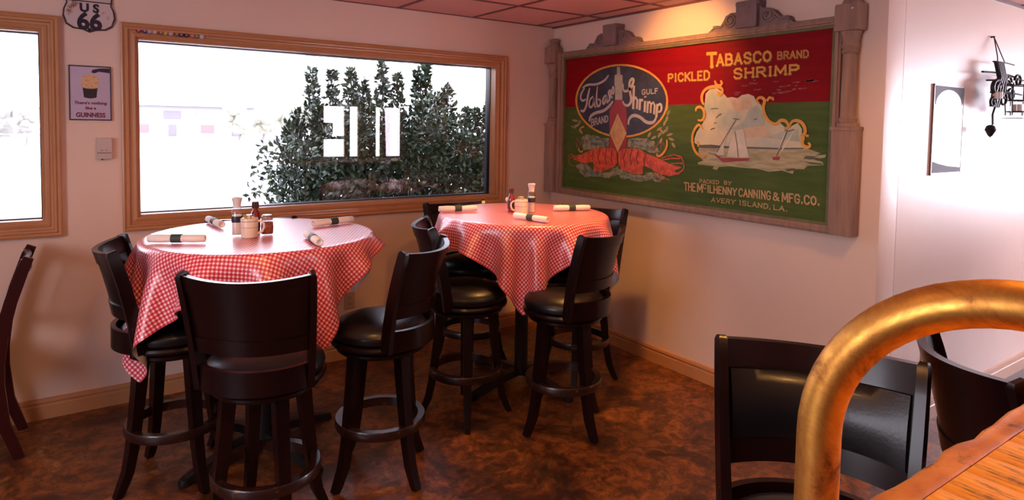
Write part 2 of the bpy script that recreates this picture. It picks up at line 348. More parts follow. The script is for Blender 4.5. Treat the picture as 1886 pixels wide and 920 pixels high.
# ceiling lamps: recessed cans with their own light
def can(x, y, target, power, color, angle, label, radius=0.07):
    t = thing('ceiling_light', label, 'ceiling light', (x, y, H-0.008), group='recessed ceiling lights')
    B = Bag(); B.lathe([(0.085, 0.0), (0.085, -0.006), (0.062, -0.008), (0.058, 0.0)], 28); part('trim_ring', B.mesh('trim_ring', M_black), t)
    B = Bag(); B.lathe([(0.0, -0.002), (0.056, -0.002)], 24); part('lens', B.mesh('lens', M_lens), t)
    spot_light('lamp', (x, y, H-0.03), target, power, color, angle, 0.8, radius)
M_lens = mat('lamp_lens', (1, 0.8, 0.5), 0.4, emis=((1.0, 0.55, 0.2), 12))
can(-0.72, -1.48, (0.0, -1.40, 2.10), 70, WARM, 75, 'recessed ceiling light aimed at the painted sign')
can(-0.95, -1.42, (-0.85, -1.10, 1.0), 150, WARM, 72, 'recessed ceiling light over the corner table')
can(-2.9, -2.2, (-2.5, -1.3, 1.0), 45, WARM, 110, 'recessed ceiling light over the window table')
can(-2.0, -4.05, (-2.1, -3.9, 1.0), 60, WARM, 120, 'recessed ceiling light over the bar')
can(-3.2, -3.4, (-2.6, -2.4, 0.6), 50, WARM, 120, 'recessed ceiling light behind the window table')
can(-0.9, -3.4, (-0.6, -2.6, 0.4), 55, WARM, 120, 'recessed ceiling light near the bright wall')
# ================================================================ PAINTED SIGN ON THE EAST WALL
def flat_mat(name, c, c2=None, sc=14, rough=0.5):
    return mat(name, c, rough, noise=(sc, c2 or tuple(x*0.7 for x in c), 0.4, 0.8))
def sign_board_mat():
    M = bpy.data.materials.new('painted_board'); M.use_nodes = True; nt = M.node_tree; b = nt.nodes['Principled BSDF']; L = nt.links
    T = nt.nodes.new('ShaderNodeTexCoord'); s = nt.nodes.new('ShaderNodeSeparateXYZ'); L.new(T.outputs['Object'], s.inputs[0])
    g = nt.nodes.new('ShaderNodeMath'); g.operation = 'GREATER_THAN'; g.inputs[1].default_value = 0.638; L.new(s.outputs['Z'], g.inputs[0])
    mp = nt.nodes.new('ShaderNodeMapping'); mp.inputs['Scale'].default_value = (1, 1.2, 9); L.new(T.outputs['Object'], mp.inputs[0])
    n = nt.nodes.new('ShaderNodeTexNoise'); n.inputs['Scale'].default_value = 3; n.inputs['Detail'].default_value = 6; L.new(mp.outputs[0], n.inputs[0])
    def rp(a, c):
        r = nt.nodes.new('ShaderNodeValToRGB'); r.color_ramp.elements[0].position = 0.3; r.color_ramp.elements[1].position = 0.75
        r.color_ramp.elements[0].color = (*a, 1); r.color_ramp.elements[1].color = (*c, 1); L.new(n.outputs[0], r.inputs[0]); return r
    A = rp((0.05, 0.085, 0.018), (0.085, 0.12, 0.028)); R = rp((0.19, 0.0012, 0.004), (0.25, 0.002, 0.006))
    mx = nt.nodes.new('ShaderNodeMix'); mx.data_type = 'RGBA'; L.new(g.outputs[0], mx.inputs[0]); L.new(A.outputs[0], mx.inputs[6]); L.new(R.outputs[0], mx.inputs[7])
    L.new(mx.outputs[2], b.inputs['Base Color']); b.inputs['Roughness'].default_value = 0.55; b.inputs['Specular IOR Level'].default_value = 0.12
    return M
SC = {'y': (0.70, 0.31, 0.03), 'o': (0.55, 0.19, 0.025), 'c': (0.52, 0.42, 0.36), 't': (0.56, 0.33, 0.13), 'w': (0.42, 0.36, 0.28), 'r': (0.34, 0.02, 0.025), 'g': (0.62, 0.36, 0.12), 'o2': (0.62, 0.25, 0.10),
      'dr': (0.13, 0.006, 0.006), 'sh': (0.62, 0.075, 0.03), 'br': (0.10, 0.07, 0.05), 'sky': (0.60, 0.52, 0.36), 'sea': (0.36, 0.29, 0.15), 'hz': (0.10, 0.09, 0.07), 'sb': (0.42, 0.43, 0.32), 'sp': (0.62, 0.42, 0.25),
      'sl': (0.66, 0.58, 0.42), 'hl': (0.34, 0.03, 0.03), 'dk': (0.09, 0.08, 0.03), 'l1': (0.34, 0.25, 0.13), 'l2': (0.22, 0.20, 0.10), 'l3': (0.17, 0.075, 0.045), 'k1': (0.25, 0.22, 0.12), 'k2': (0.13, 0.15, 0.10), 'k3': (0.20, 0.28, 0.24),
      'nv': (0.022, 0.020, 0.036)}
SM = {k: flat_mat('sign_paint_'+k, v) for k, v in SC.items()}
SM['sky'] = mat('sign_paint_cloudy_sky', (0.60, 0.50, 0.31), 0.5, noise=(6, (0.36, 0.40, 0.32), 0.42, 0.68))
SM['sea'] = mat('sign_paint_sea', (0.44, 0.36, 0.19), 0.5, noise=(9, (0.24, 0.20, 0.09), 0.4, 0.7, (1, 1, 6)))
SM['sh'] = mat('sign_paint_shrimp', (0.66, 0.10, 0.035), 0.5, noise=(22, (0.36, 0.03, 0.012), 0.42, 0.66))
SM['k1'] = mat('sign_paint_lettuce', (0.30, 0.27, 0.15), 0.5, noise=(26, (0.09, 0.09, 0.05), 0.42, 0.62))
SM['k2'] = mat('sign_paint_lettuce_shade', (0.17, 0.18, 0.12), 0.5, noise=(26, (0.05, 0.06, 0.05), 0.42, 0.62))
SM['nv'] = mat('sign_paint_midnight', (0.020, 0.018, 0.034), 0.5, noise=(10, (0.05, 0.05, 0.07), 0.45, 0.8))
SIGN = {'T':[('T','y',[(1381,958),(1450,955),(1385,860),(1457,863)]),('ABASCO','y',[(1452,942),(1831,933),(1455,867),(1833,873)]),('BRAND','o',[(1867,924),(2056,919),(1868,880),(2057,877)]),('SHRIMP','y',[(1578,848),(2007,845),(1580,783),(2008,791)]),('PICKLED','y',[(1065,843),(1407,849),(1067,790),(1409,787)]),('GULF','c',[(831,749),(982,753),(832,712),(984,718)]),('BRAND','c',[(311,542),(499,572),(313,486),(501,523)]),('PACKED','t',[(1353,163),(1503,166),(1354,138),(1503,143)]),('BY','t',[(1538,168),(1595,166),(1538,145),(1590,144)]),('THE','t',[(1230,134),(1323,136),(1234,78),(1325,80)]),('M','t',[(1334,135),(1379,134),(1338,80),(1381,80)]),('C','t',[(1381,135),(1407,134),(1382,105),(1409,104)]),('ILHENNY','t',[(1414,131),(1633,130),(1416,82),(1631,84)]),('CANNING','t',[(1645,131),(1859,134),(1646,82),(1861,81)]),('&','t',[(1869,129),(1913,128),(1871,82),(1915,81)]),('MFG.CO.','t',[(1928,133),(2150,131),(1930,80),(2152,82)]),('AVERY','t',[(1449,58),(1628,59),(1447,28),(1623,31)]),('ISLAND,','t',[(1650,61),(1865,59),(1653,31),(1863,29)]),('LA.','t',[(1878,58),(1970,58),(1879,30),(1968,28)])],'oval':[(1058,664),(1055,634),(1047,604),(1031,575),(1009,547),(981,522),(947,498),(907,477),(863,459),(813,444),(760,433),(704,426),(646,422),(586,423),(526,429),(466,439),(409,453),(354,471),(304,494),(259,520),(220,549),(188,581),(164,615),(149,650),(143,685),(146,721),(158,755),(179,788),(208,819),(244,846),(287,870),(336,890),(389,907),(446,918),(505,925),(565,928),(625,926),(684,920),(741,910),(795,896),(846,879),(892,859),(933,836),(970,811),(1000,784),(1024,755),(1042,725),(1053,695)],'ovalo':[(1074,664),(1072,632),(1063,600),(1047,570),(1024,541),(995,514),(960,489),(918,467),(872,448),(821,432),(766,420),(707,412),(646,409),(584,410),(521,415),(459,426),(399,440),(342,460),(289,483),(242,511),(201,542),(168,575),(143,611),(127,648),(120,686),(123,723),(136,760),(158,795),(188,827),(226,856),(271,881),(322,903),(378,920),(437,932),(499,939),(561,942),(624,940),(686,934),(745,923),(802,908),(854,890),(902,869),(945,845),(983,818),(1014,789),(1039,759),(1058,728),(1069,696)],'shrimp':[('sh',[(595,313),(556,331),(494,331),(399,325),(302,302),(202,264),(108,228),(170,212),(256,201),(347,217),(357,182),(354,154),(439,145),(517,172),(585,195),(609,228),(601,281)]),('sh',[(618,303),(662,326),(749,337),(834,332),(890,304),(958,291),(1038,270),(1103,244),(1210,229),(1143,202),(1193,182),(1106,164),(1029,171),(948,201),(866,221),(864,160),(785,155),(712,166),(638,188),(618,229)])],'P':[('w',[(581,920),(610,919),(618,865),(639,861),(644,790),(638,779),(644,682),(569,684),(566,782),(558,793),(558,865),(581,867)]),('r',[(569,684),(644,682),(654,652),(684,629),(692,589),(700,317),(648,304),(611,286),(570,301),(524,321),(514,590),(522,628),(561,654)]),('g',[(599,584),(696,442),(610,301),(521,439)])],'S':[('c',12,[(204,784),(263,809),(365,802),(454,828),(495,867)]),('c',12,[(230,783),(189,741),(182,701),(211,681),(247,696)]),('c',14,[(289,780),(267,716),(256,643),(225,599),(186,610)]),('c',12,[(330,714),(293,693),(283,646),(307,626),(336,656),(345,712),(345,642),(366,631)]),('c',12,[(376,790),(366,702),(376,638),(408,642),(416,684),(383,693)]),('c',12,[(474,723),(446,706),(436,665),(455,652),(475,694),(480,726),(483,664),(498,666)]),('c',12,[(516,761),(495,740),(512,711),(513,682),(492,673)]),('c',10,[(538,762),(520,741),(526,703),(543,703)]),('c',10,[(543,783),(532,746),(543,721),(557,742),(552,777),(543,783)]),('c',16,[(292,523),(300,563),(355,590),(451,602),(512,639),(548,674)]),('c',15,[(645,798),(652,737),(717,750),(758,814),(737,833),(706,803),(718,735),(738,677),(710,637),(666,644),(647,674)]),('c',15,[(756,780),(754,614)]),('c',13,[(755,676),(777,696),(793,675),(791,614)]),('c',14,[(819,685),(817,606)]),('c',12,[(818,659),(828,675),(848,675)]),('c',14,[(867,669),(865,592)]),('c',14,[(866,701),(869,693)]),('c',13,[(895,666),(890,585)]),('c',12,[(893,648),(911,661),(923,645),(920,585)]),('c',12,[(923,645),(944,657),(957,636),(952,576)]),('c',14,[(981,646),(974,554)]),('c',12,[(981,631),(1004,649),(1021,630),(1015,596),(989,591)]),('c',16,[(974,554),(949,516),(881,519),(825,559),(756,573),(714,545),(710,503)]),('o2',5,[(600,547),(664,442),(609,340),(551,440),(600,547)]),('o2',6,[(576,408),(596,473),(634,452),(605,420),(630,383)]),('dr',5,[(494,329),(479,254),(500,201)]),('dr',5,[(423,326),(402,251),(424,197)]),('dr',5,[(351,310),(333,259),(352,221)]),('dr',5,[(556,322),(544,257),(561,205)]),('dr',5,[(698,327),(672,263),(689,201)]),('dr',5,[(756,334),(737,266),(754,215)]),('dr',5,[(817,329),(801,269),(817,224)]),('dr',5,[(890,302),(871,262),(880,224)]),('sh',5,[(1032,268),(1127,284),(1195,285),(1176,306)]),('sh',5,[(1103,244),(1214,260),(1230,241),(1216,207),(1156,175),(1080,174)]),('sh',4,[(1025,279),(1139,309),(1201,297),(1224,260)]),('sh',4,[(1016,180),(1056,148),(1107,137)]),('sh',4,[(948,204),(1003,159),(1030,137)]),('sh',4,[(202,264),(98,243),(54,223),(74,178),(137,170)]),('sh',4,[(222,208),(154,171),(208,128)]),('sh',4,[(151,233),(88,265),(48,240)]),('y',11,[(1074,407),(1080,360),(1049,315),(1011,289),(987,298),(997,310)]),('y',9,[(182,318),(174,303),(201,285),(226,294)]),('y',8,[(185,451),(196,474),(235,486)]),('y',8,[(1017,472),(1033,457)]),('y',13,[(1505,694),(1511,723),(1482,744),(1419,746),(1373,730),(1350,694),(1355,653),(1372,635)]),('y',11,[(1448,782),(1459,754),(1489,748),(1504,765),(1490,781)]),('y',10,[(1499,689),(1481,695),(1476,712)]),('y',12,[(1309,594),(1310,614),(1338,624),(1366,609),(1376,583),(1375,553),(1356,533),(1326,538)]),('y',12,[(1370,481),(1350,501),(1332,511),(1303,480),(1286,441),(1288,391),(1308,342),(1343,314),(1384,305),(1392,324)]),('y',9,[(1335,370),(1336,392),(1323,400)]),('y',13,[(1765,635),(1746,649),(1756,668),(1783,670),(1802,651),(1796,633),(1790,607),(1802,570),(1829,531),(1868,513),(1892,524),(1902,538),(1931,538),(1954,516),(1949,496),(1931,494)]),('y',11,[(1813,648),(1829,668),(1853,662),(1852,650)]),('y',13,[(1958,496),(1969,529),(1997,540),(2031,529),(2053,499),(2055,466),(2033,456),(2048,444),(2037,418),(2049,396),(2078,391),(2088,406),(2073,417)]),('y',9,[(2057,455),(2076,454)]),('br',3,[(1611,543),(1546,446),(1480,342)]),('br',3,[(1588,547),(1636,543)]),('br',3,[(1605,471),(1624,390),(1633,316)]),('br',3,[(1424,607),(1454,610),(1478,608)]),('br',4,[(1465,551),(1483,567),(1503,577)]),('br',4,[(1427,478),(1441,484),(1459,488)]),('br',3,[(1452,518),(1469,523)]),('br',3,[(1734,542),(1755,546)]),('br',4,[(1931,484),(1956,478),(1989,489)]),('br',3,[(1416,333),(1471,325),(1507,309)]),('br',3,[(1946,475),(1886,335)])],'scene':[('sky',[(1378,703),(1408,732),(1462,735),(1504,709),(1540,674),(1575,677),(1615,669),(1642,687),(1686,693),(1724,678),(1741,649),(1774,626),(1791,579),(1819,533),(1871,506),(1900,524),(1931,498),(1970,507),(2007,525),(2032,490),(2030,420),(2052,387),(1895,378),(1686,378),(1341,377),(1302,391),(1301,421),(1318,462),(1342,493),(1366,523),(1359,553),(1376,583),(1369,613),(1374,653)]),('sea',[(1341,377),(1686,378),(1895,378),(2052,387),(2096,377),(2144,363),(2111,349),(2176,358),(2170,342),(2107,327),(2155,318),(2164,301),(2072,291),(2053,272),(1997,269),(1988,242),(1919,256),(1839,242),(1765,256),(1668,255),(1578,259),(1497,250),(1480,229),(1448,237),(1461,253),(1339,256),(1332,266),(1375,283),(1343,307),(1336,341)]),('hz',[(1340,380),(1433,385),(1574,379),(1740,382),(1895,382),(2050,389),(2045,382),(1895,374),(1793,372),(1574,368),(1397,362),(1345,362)]),('sb',[(1699,608),(1753,626),(1786,579),(1809,524),(1769,468),(1852,451),(1931,480),(2009,489),(2025,420),(1853,433),(1727,449),(1570,485),(1659,524)]),('sp',[(1564,658),(1697,674),(1721,608),(1600,591)]),('sp',[(1660,495),(1809,506),(1852,451),(1684,430)]),('sl',[(1573,485),(1529,397),(1532,324),(1476,323),(1515,397)]),('sl',[(1607,474),(1660,486),(1632,400),(1635,315),(1553,315),(1573,398)]),('sl',[(1662,486),(1683,401),(1710,318),(1637,315),(1632,400)]),('hl',[(1453,328),(1513,306),(1710,314),(1699,299),(1525,279),(1503,294)]),('sl',[(1936,478),(1919,399),(1888,339),(1904,398)]),('sl',[(1990,487),(1953,409),(1896,335),(1934,408)]),('hl',[(1858,329),(1907,334),(1905,313),(1867,312)]),('dk',[(2061,344),(2143,347),(2107,340),(2161,334),(2089,326),(2047,329)]),('dk',[(2052,314),(2153,310),(2162,301),(2090,302)]),('dk',[(1939,266),(1997,273),(2016,265),(1959,253)])],'leaves':[('l1',[(1067,432),(1088,430),(1108,436),(1124,449),(1100,451),(1081,444)]),('l1',[(1024,439),(1044,446),(1058,458),(1063,476),(1041,468),(1028,455)]),('l1',[(990,416),(1008,425),(1020,439),(1020,458),(1000,448),(991,433)]),('l2',[(1064,454),(1077,467),(1081,483),(1073,501),(1059,486),(1057,469)]),('l1',[(926,404),(948,405),(967,413),(980,429),(955,427),(937,418)]),('l1',[(897,414),(915,423),(927,438),(927,457),(907,446),(897,431)]),('l1',[(1081,417),(1095,406),(1115,400),(1138,403),(1121,416),(1101,420)]),('l1',[(1114,391),(1115,375),(1126,361),(1146,352),(1144,370),(1132,383)]),('l1',[(1010,375),(1026,387),(1033,402),(1030,420),(1012,407),(1007,391)]),('l1',[(848,378),(870,382),(888,393),(897,410),(872,406),(856,394)]),('l1',[(1054,593),(1069,603),(1077,618),(1073,637),(1056,625),(1050,609)]),('l2',[(1063,565),(1080,573),(1091,587),(1092,606),(1072,596),(1063,581)]),('l1',[(1059,523),(1073,535),(1079,551),(1073,569),(1057,555),(1054,539)]),('l1',[(78,536),(102,524),(131,520),(162,526),(135,539),(105,541)]),('l1',[(100,481),(129,479),(157,484),(178,500),(146,503),(119,495)]),('l2',[(160,488),(181,500),(191,518),(186,539),(163,525),(156,506)]),('l2',[(64,488),(85,474),(112,467),(145,470),(122,485),(93,491)]),('l1',[(172,469),(174,450),(188,434),(215,422),(213,444),(196,459)]),('l1',[(801,363),(824,362),(846,368),(863,382),(837,384),(816,376)]),('l1',[(977,465),(998,465),(1018,473),(1031,489),(1006,488),(988,479)]),('l1',[(1038,494),(1053,505),(1061,521),(1058,539),(1040,526),(1035,510)]),('l3',[(982,349),(996,364),(1006,384),(1007,406),(991,388),(983,368)]),('l3',[(1016,329),(1026,346),(1031,366),(1027,388),(1016,368),(1012,347)]),('l3',[(950,320),(968,334),(982,352),(988,373),(968,357),(955,339)]),('l3',[(1033,396),(1035,378),(1044,359),(1061,342),(1059,363),(1048,382)]),('l3',[(135,406),(143,385),(162,364),(190,348),(179,372),(159,392)]),('l3',[(136,375),(133,354),(139,330),(157,309),(160,333),(151,357)]),('l3',[(182,322),(200,340),(212,363),(214,387),(193,367),(182,344)])],'cab':[('k1',[(190,393),(213,406),(246,420),(272,428),(312,414),(334,421),(357,418),(370,417),(389,413),(428,402),(450,399),(452,404),(489,402),(512,401),(509,382),(513,366),(513,340),(513,328),(537,310),(506,308),(472,309),(446,306),(435,315),(400,316),(385,314),(352,316),(342,308),(305,306),(293,311),(270,306),(223,301),(218,308),(217,330),(211,352),(204,372),(206,378)]),('k1',[(710,398),(716,401),(754,408),(762,406),(782,408),(807,412),(828,409),(861,410),(871,412),(901,411),(905,398),(936,393),(956,396),(965,386),(964,365),(979,350),(994,348),(995,332),(1010,322),(987,312),(965,314),(938,312),(921,310),(913,317),(885,324),(878,329),(845,331),(843,335),(820,335),(782,340),(769,334),(750,335),(720,345),(705,337),(700,363),(698,377)]),('k1',[(143,184),(158,185),(193,192),(211,197),(230,193),(262,203),(285,184),(301,180),(317,170),(336,154),(351,154),(385,153),(405,144),(428,152),(445,140),(471,145),(509,147),(530,151),(543,173),(570,183),(588,190),(613,204),(619,181),(656,181),(665,174),(700,167),(707,156),(732,157),(763,160),(769,149),(805,156),(830,153),(845,150),(862,149),(881,155),(895,173),(915,175),(925,176),(946,181),(962,174),(974,181),(1003,177),(1011,163),(1037,163),(1052,160),(1065,157),(1046,136),(1026,134),(1026,116),(1004,116),(975,117),(952,127),(932,124),(904,117),(896,118),(864,110),(846,106),(818,102),(795,105),(783,105),(750,109),(744,116),(712,118),(693,113),(656,111),(632,126),(631,140),(603,136),(591,128),(556,120),(552,125),(519,105),(491,105),(479,105),(458,104),(425,109),(402,110),(390,106),(361,106),(342,104),(321,105),(284,98),(255,91),(237,103),(222,112),(188,123),(178,133),(175,147),(147,160)]),('k2',[(290,398),(305,398),(330,397),(346,391),(370,401),(394,396),(430,391),(457,391),(465,393),(487,378),(497,364),(489,336),(474,341),(451,348),(418,345),(395,341),(370,348),(345,340),(325,349),(313,364),(307,377),(286,382)]),('k2',[(732,390),(751,392),(770,397),(809,394),(825,393),(849,396),(858,388),(877,393),(892,370),(916,357),(928,346),(950,334),(926,341),(896,340),(876,343),(869,348),(849,344),(817,347),(804,358),(778,351),(764,363),(747,374)]),('k2',[(247,183),(259,170),(282,151),(306,153),(342,135),(376,145),(381,136),(423,131),(429,127),(460,126),(479,127),(466,117),(451,116),(411,122),(394,110),(385,108),(338,113),(315,121),(301,122),(279,116),(262,141),(242,157)]),('k2',[(645,146),(676,144),(692,148),(722,146),(733,142),(759,134),(777,133),(810,133),(820,134),(836,139),(854,137),(885,135),(906,136),(921,132),(950,137),(968,133),(980,143),(1007,136),(985,143),(963,136),(933,127),(912,119),(894,114),(879,125),(863,118),(848,115),(822,117),(803,118),(772,119),(759,118),(741,116),(724,127),(699,136),(665,142)]),('k3',[(317,383),(334,391),(363,383),(376,378),(406,384),(424,380),(441,379),(427,368),(415,368),(378,368),(354,360),(342,365)]),('k3',[(759,381),(776,383),(816,383),(830,384),(844,378),(877,377),(889,348),(878,353),(855,364),(840,360),(807,371),(794,367)]),('k3',[(675,131),(697,139),(713,130),(731,135),(756,124),(777,119),(759,125),(734,118),(719,123),(702,116),(677,125)]),('k3',[(270,123),(305,123),(338,109),(367,107),(328,110),(296,98)]),('k3',[(445,133),(484,120),(508,117),(525,117),(497,120),(473,116)])],'split':[(17,641),(1370,637),(2190,635)]}
sign = thing('painted_sign', 'large red and green hand-painted wooden advertising sign for pickled shrimp in a weathered carved frame', 'sign', (0, -0.223, 1.144))
def place(B, pts, d): B.face([(-d, -u/1000, v/1000) for u, v in pts])
def poly(B, pts, d):
    vs = [B.b.verts.new((-d, -u/1000, v/1000)) for u, v in pts]
    f = B.b.faces.new(vs); f.normal_update(); bmesh.ops.triangulate(B.b, faces=[f], ngon_method='BEAUTY')
def ribbon(B, pts, th, d):
    P = [Vector((u, v)) for u, v in pts]; n = len(P)
    # smooth once (corner cutting) for longer strokes
    if n > 4:
        for _ in range(2):
            Q = [P[0]]
            for a, b in zip(P, P[1:]): Q += [a*0.75+b*0.25, a*0.25+b*0.75]
            Q.append(P[-1]); P = Q
        n = len(P)
    Ls, Rs = [], []
    for i in range(n):
        t = (P[min(i+1, n-1)] - P[max(i-1, 0)])
        if t.length < 1e-6: t = Vector((1, 0))
        t.normalize(); nn = Vector((-t.y, t.x)); k = th/2
        if n > 6: k *= 0.55 + 0.45*min(1, 4*i/(n-1), 4*(n-1-i)/(n-1))
        Ls.append(P[i]+nn*k); Rs.append(P[i]-nn*k)
    for i in range(n-1): place(B, [Ls[i], Ls[i+1], Rs[i+1], Rs[i]], d)
def finish(B, name, key, parent=sign):
    bmesh.ops.recalc_face_normals(B.b, faces=B.b.faces[:])
    me = bpy.data.meshes.new(name); B.b.to_mesh(me); B.b.free(); me.materials.append(SM[key]); return part(name, me, parent)
def sign_part(name, key, polys=(), strokes=(), d=0.042):
    """each painted piece is a part of its own, laid a hair above the one before"""
    for i, p in enumerate(polys): B = Bag(); poly(B, p, d + 0.00005*(i % 9)); finish(B, name, key)
    for i, (th, p) in enumerate(strokes): B = Bag(); ribbon(B, p, th, d + 0.0004 + 0.00005*(i % 9)); finish(B, name, key)
B = Bag(); B.box(-0.040, -0.004, -2.192, 0, 0, 1.018); part('board', B.mesh('board', sign_board_mat(), False), sign)
# flat painting, lowest layer first
D0 = 0.0405
sign_part('painted_cabbage_leaf', 'k1', [p for c, p in SIGN['cab'] if c == 'k1'], d=D0)
sign_part('painted_cabbage_leaf', 'k2', [p for c, p in SIGN['cab'] if c == 'k2'], d=D0+0.0005)
sign_part('painted_cabbage_leaf', 'k3', [p for c, p in SIGN['cab'] if c == 'k3'], d=D0+0.001)
for k in ('l1', 'l2', 'l3'): sign_part('painted_leaf', k, [p for c, p in SIGN['leaves'] if c == k], d=D0+0.0013)
sign_part('painted_oval_border', 'y', [SIGN['ovalo']], d=D0+0.002)
sign_part('painted_oval', 'nv', [SIGN['oval']], d=D0+0.0025)
for c, p in SIGN['P']: sign_part('painted_bottle', c, [p], d=D0+(0.0040 if c == 'g' else 0.0033))
sign_part('painted_shrimp', 'sh', [SIGN['shrimp'][0][1]], d=D0+0.0044); sign_part('painted_shrimp', 'sh', [SIGN['shrimp'][1][1]], d=D0+0.0044)
lay = {'sky': 0.0, 'sea': 0.0006, 'sb': 0.0012, 'sp': 0.0016, 'hz': 0.0020, 'dk': 0.0023, 'sl': 0.0027, 'hl': 0.0032}
nm = {'sky': 'painted_sky', 'sea': 'painted_sea', 'sb': 'painted_cloud', 'sp': 'painted_cloud', 'hz': 'painted_shore', 'dk': 'painted_wave', 'sl': 'painted_sail', 'hl': 'painted_hull'}
for k in lay: sign_part(nm[k], k, [p for c, p in SIGN['scene'] if c == k], d=D0+lay[k])
def strokes(name, key, d): sign_part(name, key, strokes=[(th*1.15, p) for c, th, p in SIGN['S'] if c == key], d=d)
PXMM = 1.0
SIGN['S'] = [(c, th*1.27, p) for c, th, p in SIGN['S']]
strokes('painted_script_lettering', 'c', D0+0.0030); strokes('painted_shell_lines', 'dr', D0+0.0050); strokes('painted_antennae', 'sh', D0+0.0040)
strokes('painted_scrollwork', 'y', D0+0.0046); strokes('painted_rigging', 'br', D0+0.0034); strokes('painted_emblem', 'o2', D0+0.0046)

# block lettering with little slab serifs
GL = {'A': [[(.08, 0), (.5, 1), (.92, 0)], [(.25, .33), (.75, .33)]], 'B': [[(.12, 0), (.12, 1)], [(.12, 1), (.6, 1), (.8, .87), (.8, .65), (.6, .53), (.12, .53)], [(.6, .53), (.88, .4), (.88, .13), (.65, 0), (.12, 0)]],
 'C': [[(.9, .8), (.7, 1), (.35, 1), (.12, .78), (.12, .22), (.35, 0), (.7, 0), (.9, .2)]], 'D': [[(.12, 0), (.12, 1), (.55, 1), (.88, .75), (.88, .25), (.55, 0), (.12, 0)]],
 'E': [[(.88, 1), (.12, 1), (.12, 0), (.9, 0)], [(.12, .52), (.7, .52)]], 'F': [[(.88, 1), (.12, 1), (.12, 0)], [(.12, .52), (.7, .52)]],
 'G': [[(.9, .8), (.7, 1), (.35, 1), (.12, .78), (.12, .22), (.35, 0), (.7, 0), (.88, .2), (.88, .45), (.55, .45)]], 'H': [[(.12, 0), (.12, 1)], [(.88, 0), (.88, 1)], [(.12, .52), (.88, .52)]],
 'I': [[(.5, 0), (.5, 1)]], 'K': [[(.12, 0), (.12, 1)], [(.88, 1), (.15, .42)], [(.35, .58), (.9, 0)]], 'L': [[(.12, 1), (.12, 0), (.88, 0)]],
 'M': [[(.08, 0), (.12, 1), (.5, .25), (.88, 1), (.92, 0)]], 'N': [[(.12, 0), (.12, 1), (.88, 0), (.88, 1)]], 'O': [[(.5, 1), (.22, .88), (.1, .6), (.1, .4), (.22, .12), (.5, 0), (.78, .12), (.9, .4), (.9, .6), (.78, .88), (.5, 1)]],
 'P': [[(.12, 0), (.12, 1), (.65, 1), (.88, .85), (.88, .62), (.65, .47), (.12, .47)]], 'R': [[(.12, 0), (.12, 1), (.65, 1), (.86, .86), (.86, .66), (.65, .5), (.12, .5)], [(.5, .5), (.92, 0)]],
 'S': [[(.86, .8), (.68, 1), (.32, 1), (.13, .82), (.16, .62), (.5, .5), (.84, .38), (.88, .18), (.68, 0), (.3, 0), (.12, .2)]], 'T': [[(.05, 1), (.95, 1)], [(.5, 1), (.5, 0)]],
 'U': [[(.12, 1), (.12, .22), (.35, 0), (.65, 0), (.88, .22), (.88, 1)]], 'V': [[(.08, 1), (.5, 0), (.92, 1)]], 'Y': [[(.08, 1), (.5, .48), (.92, 1)], [(.5, .48), (.5, 0)]],
 '&': [[(.92, 0), (.25, .75), (.3, .95), (.5, 1), (.68, .88), (.62, .68), (.15, .35), (.12, .12), (.35, 0), (.65, .08), (.9, .42)]], '.': [[(.5, 0), (.5, .14)]], ',': [[(.55, .14), (.4, -.14)]]}
WD = {'I': .45, '.': .38, ',': .38, 'M': 1.15, 'T': .9, 'E': .85, 'L': .8, 'F': .82}
SER = {'A': [(.08, 0), (.92, 0)], 'H': [(.12, 0), (.88, 0), (.12, 1), (.88, 1)], 'I': [(.5, 0), (.5, 1)], 'K': [(.12, 0), (.12, 1), (.88, 1), (.9, 0)], 'M': [(.08, 0), (.92, 0)], 'N': [(.12, 0)], 'P': [(.12, 0)], 'R': [(.12, 0), (.92, 0)], 'T': [(.5, 0)], 'Y': [(.5, 0), (.08, 1), (.92, 1)], 'F': [(.12, 0)], 'V': [(.08, 1), (.92, 1)]}
def lettering(txt, key, quad, d, name, thick=0.20):
    TL, TR, BL, BR = [Vector(q) for q in quad]; W = sum(WD.get(c, 1) for c in txt) + 0.16*(len(txt)-1)
    h = ((TL-BL).length + (TR-BR).length)/2; cw = ((TR-TL).length + (BR-BL).length)/2/W
    th = thick*min(h, cw*1.5)
    mp_ = lambda x, y: (BL.lerp(BR, x)).lerp(TL.lerp(TR, x), y)
    x0 = 0
    for ch in txt:
        wd = WD.get(ch, 1); B = Bag(); i = 0
        for st in GL[ch]:
            st2 = [mp_((x0+px*wd)/W, 0.06+py*0.88) for px, py in st]
            for a, b in zip(st2, st2[1:]):
                t = (b-a).normalized(); nn = Vector((-t.y, t.x))*th/2; e = t*th*0.42; i += 1
                place(B, [a-e+nn, b+e+nn, b+e-nn, a-e-nn], d+0.00005*i)
        for px, py in SER.get(ch, []):
            c = mp_((x0+px*wd)/W, 0.06+py*0.88+(0.03 if py < .5 else -0.03)); k = Vector((cw*0.17, 0)); v = Vector((0, th*0.28)); i += 1
            place(B, [c-k+v, c+k+v, c+k-v, c-k-v], d+0.00005*i)
        finish(B, name, key); x0 += wd + 0.16
for txt, key, q in SIGN['T']:
    if key in 'yo': lettering(txt, 'dr', [(a+5, b-6) for a, b in q], D0+0.0006, 'painted_letter_shadow', 0.2)
    lettering(txt, key, q, D0+0.0030, 'painted_letter', 0.21 if key in 'yo' else 0.18)
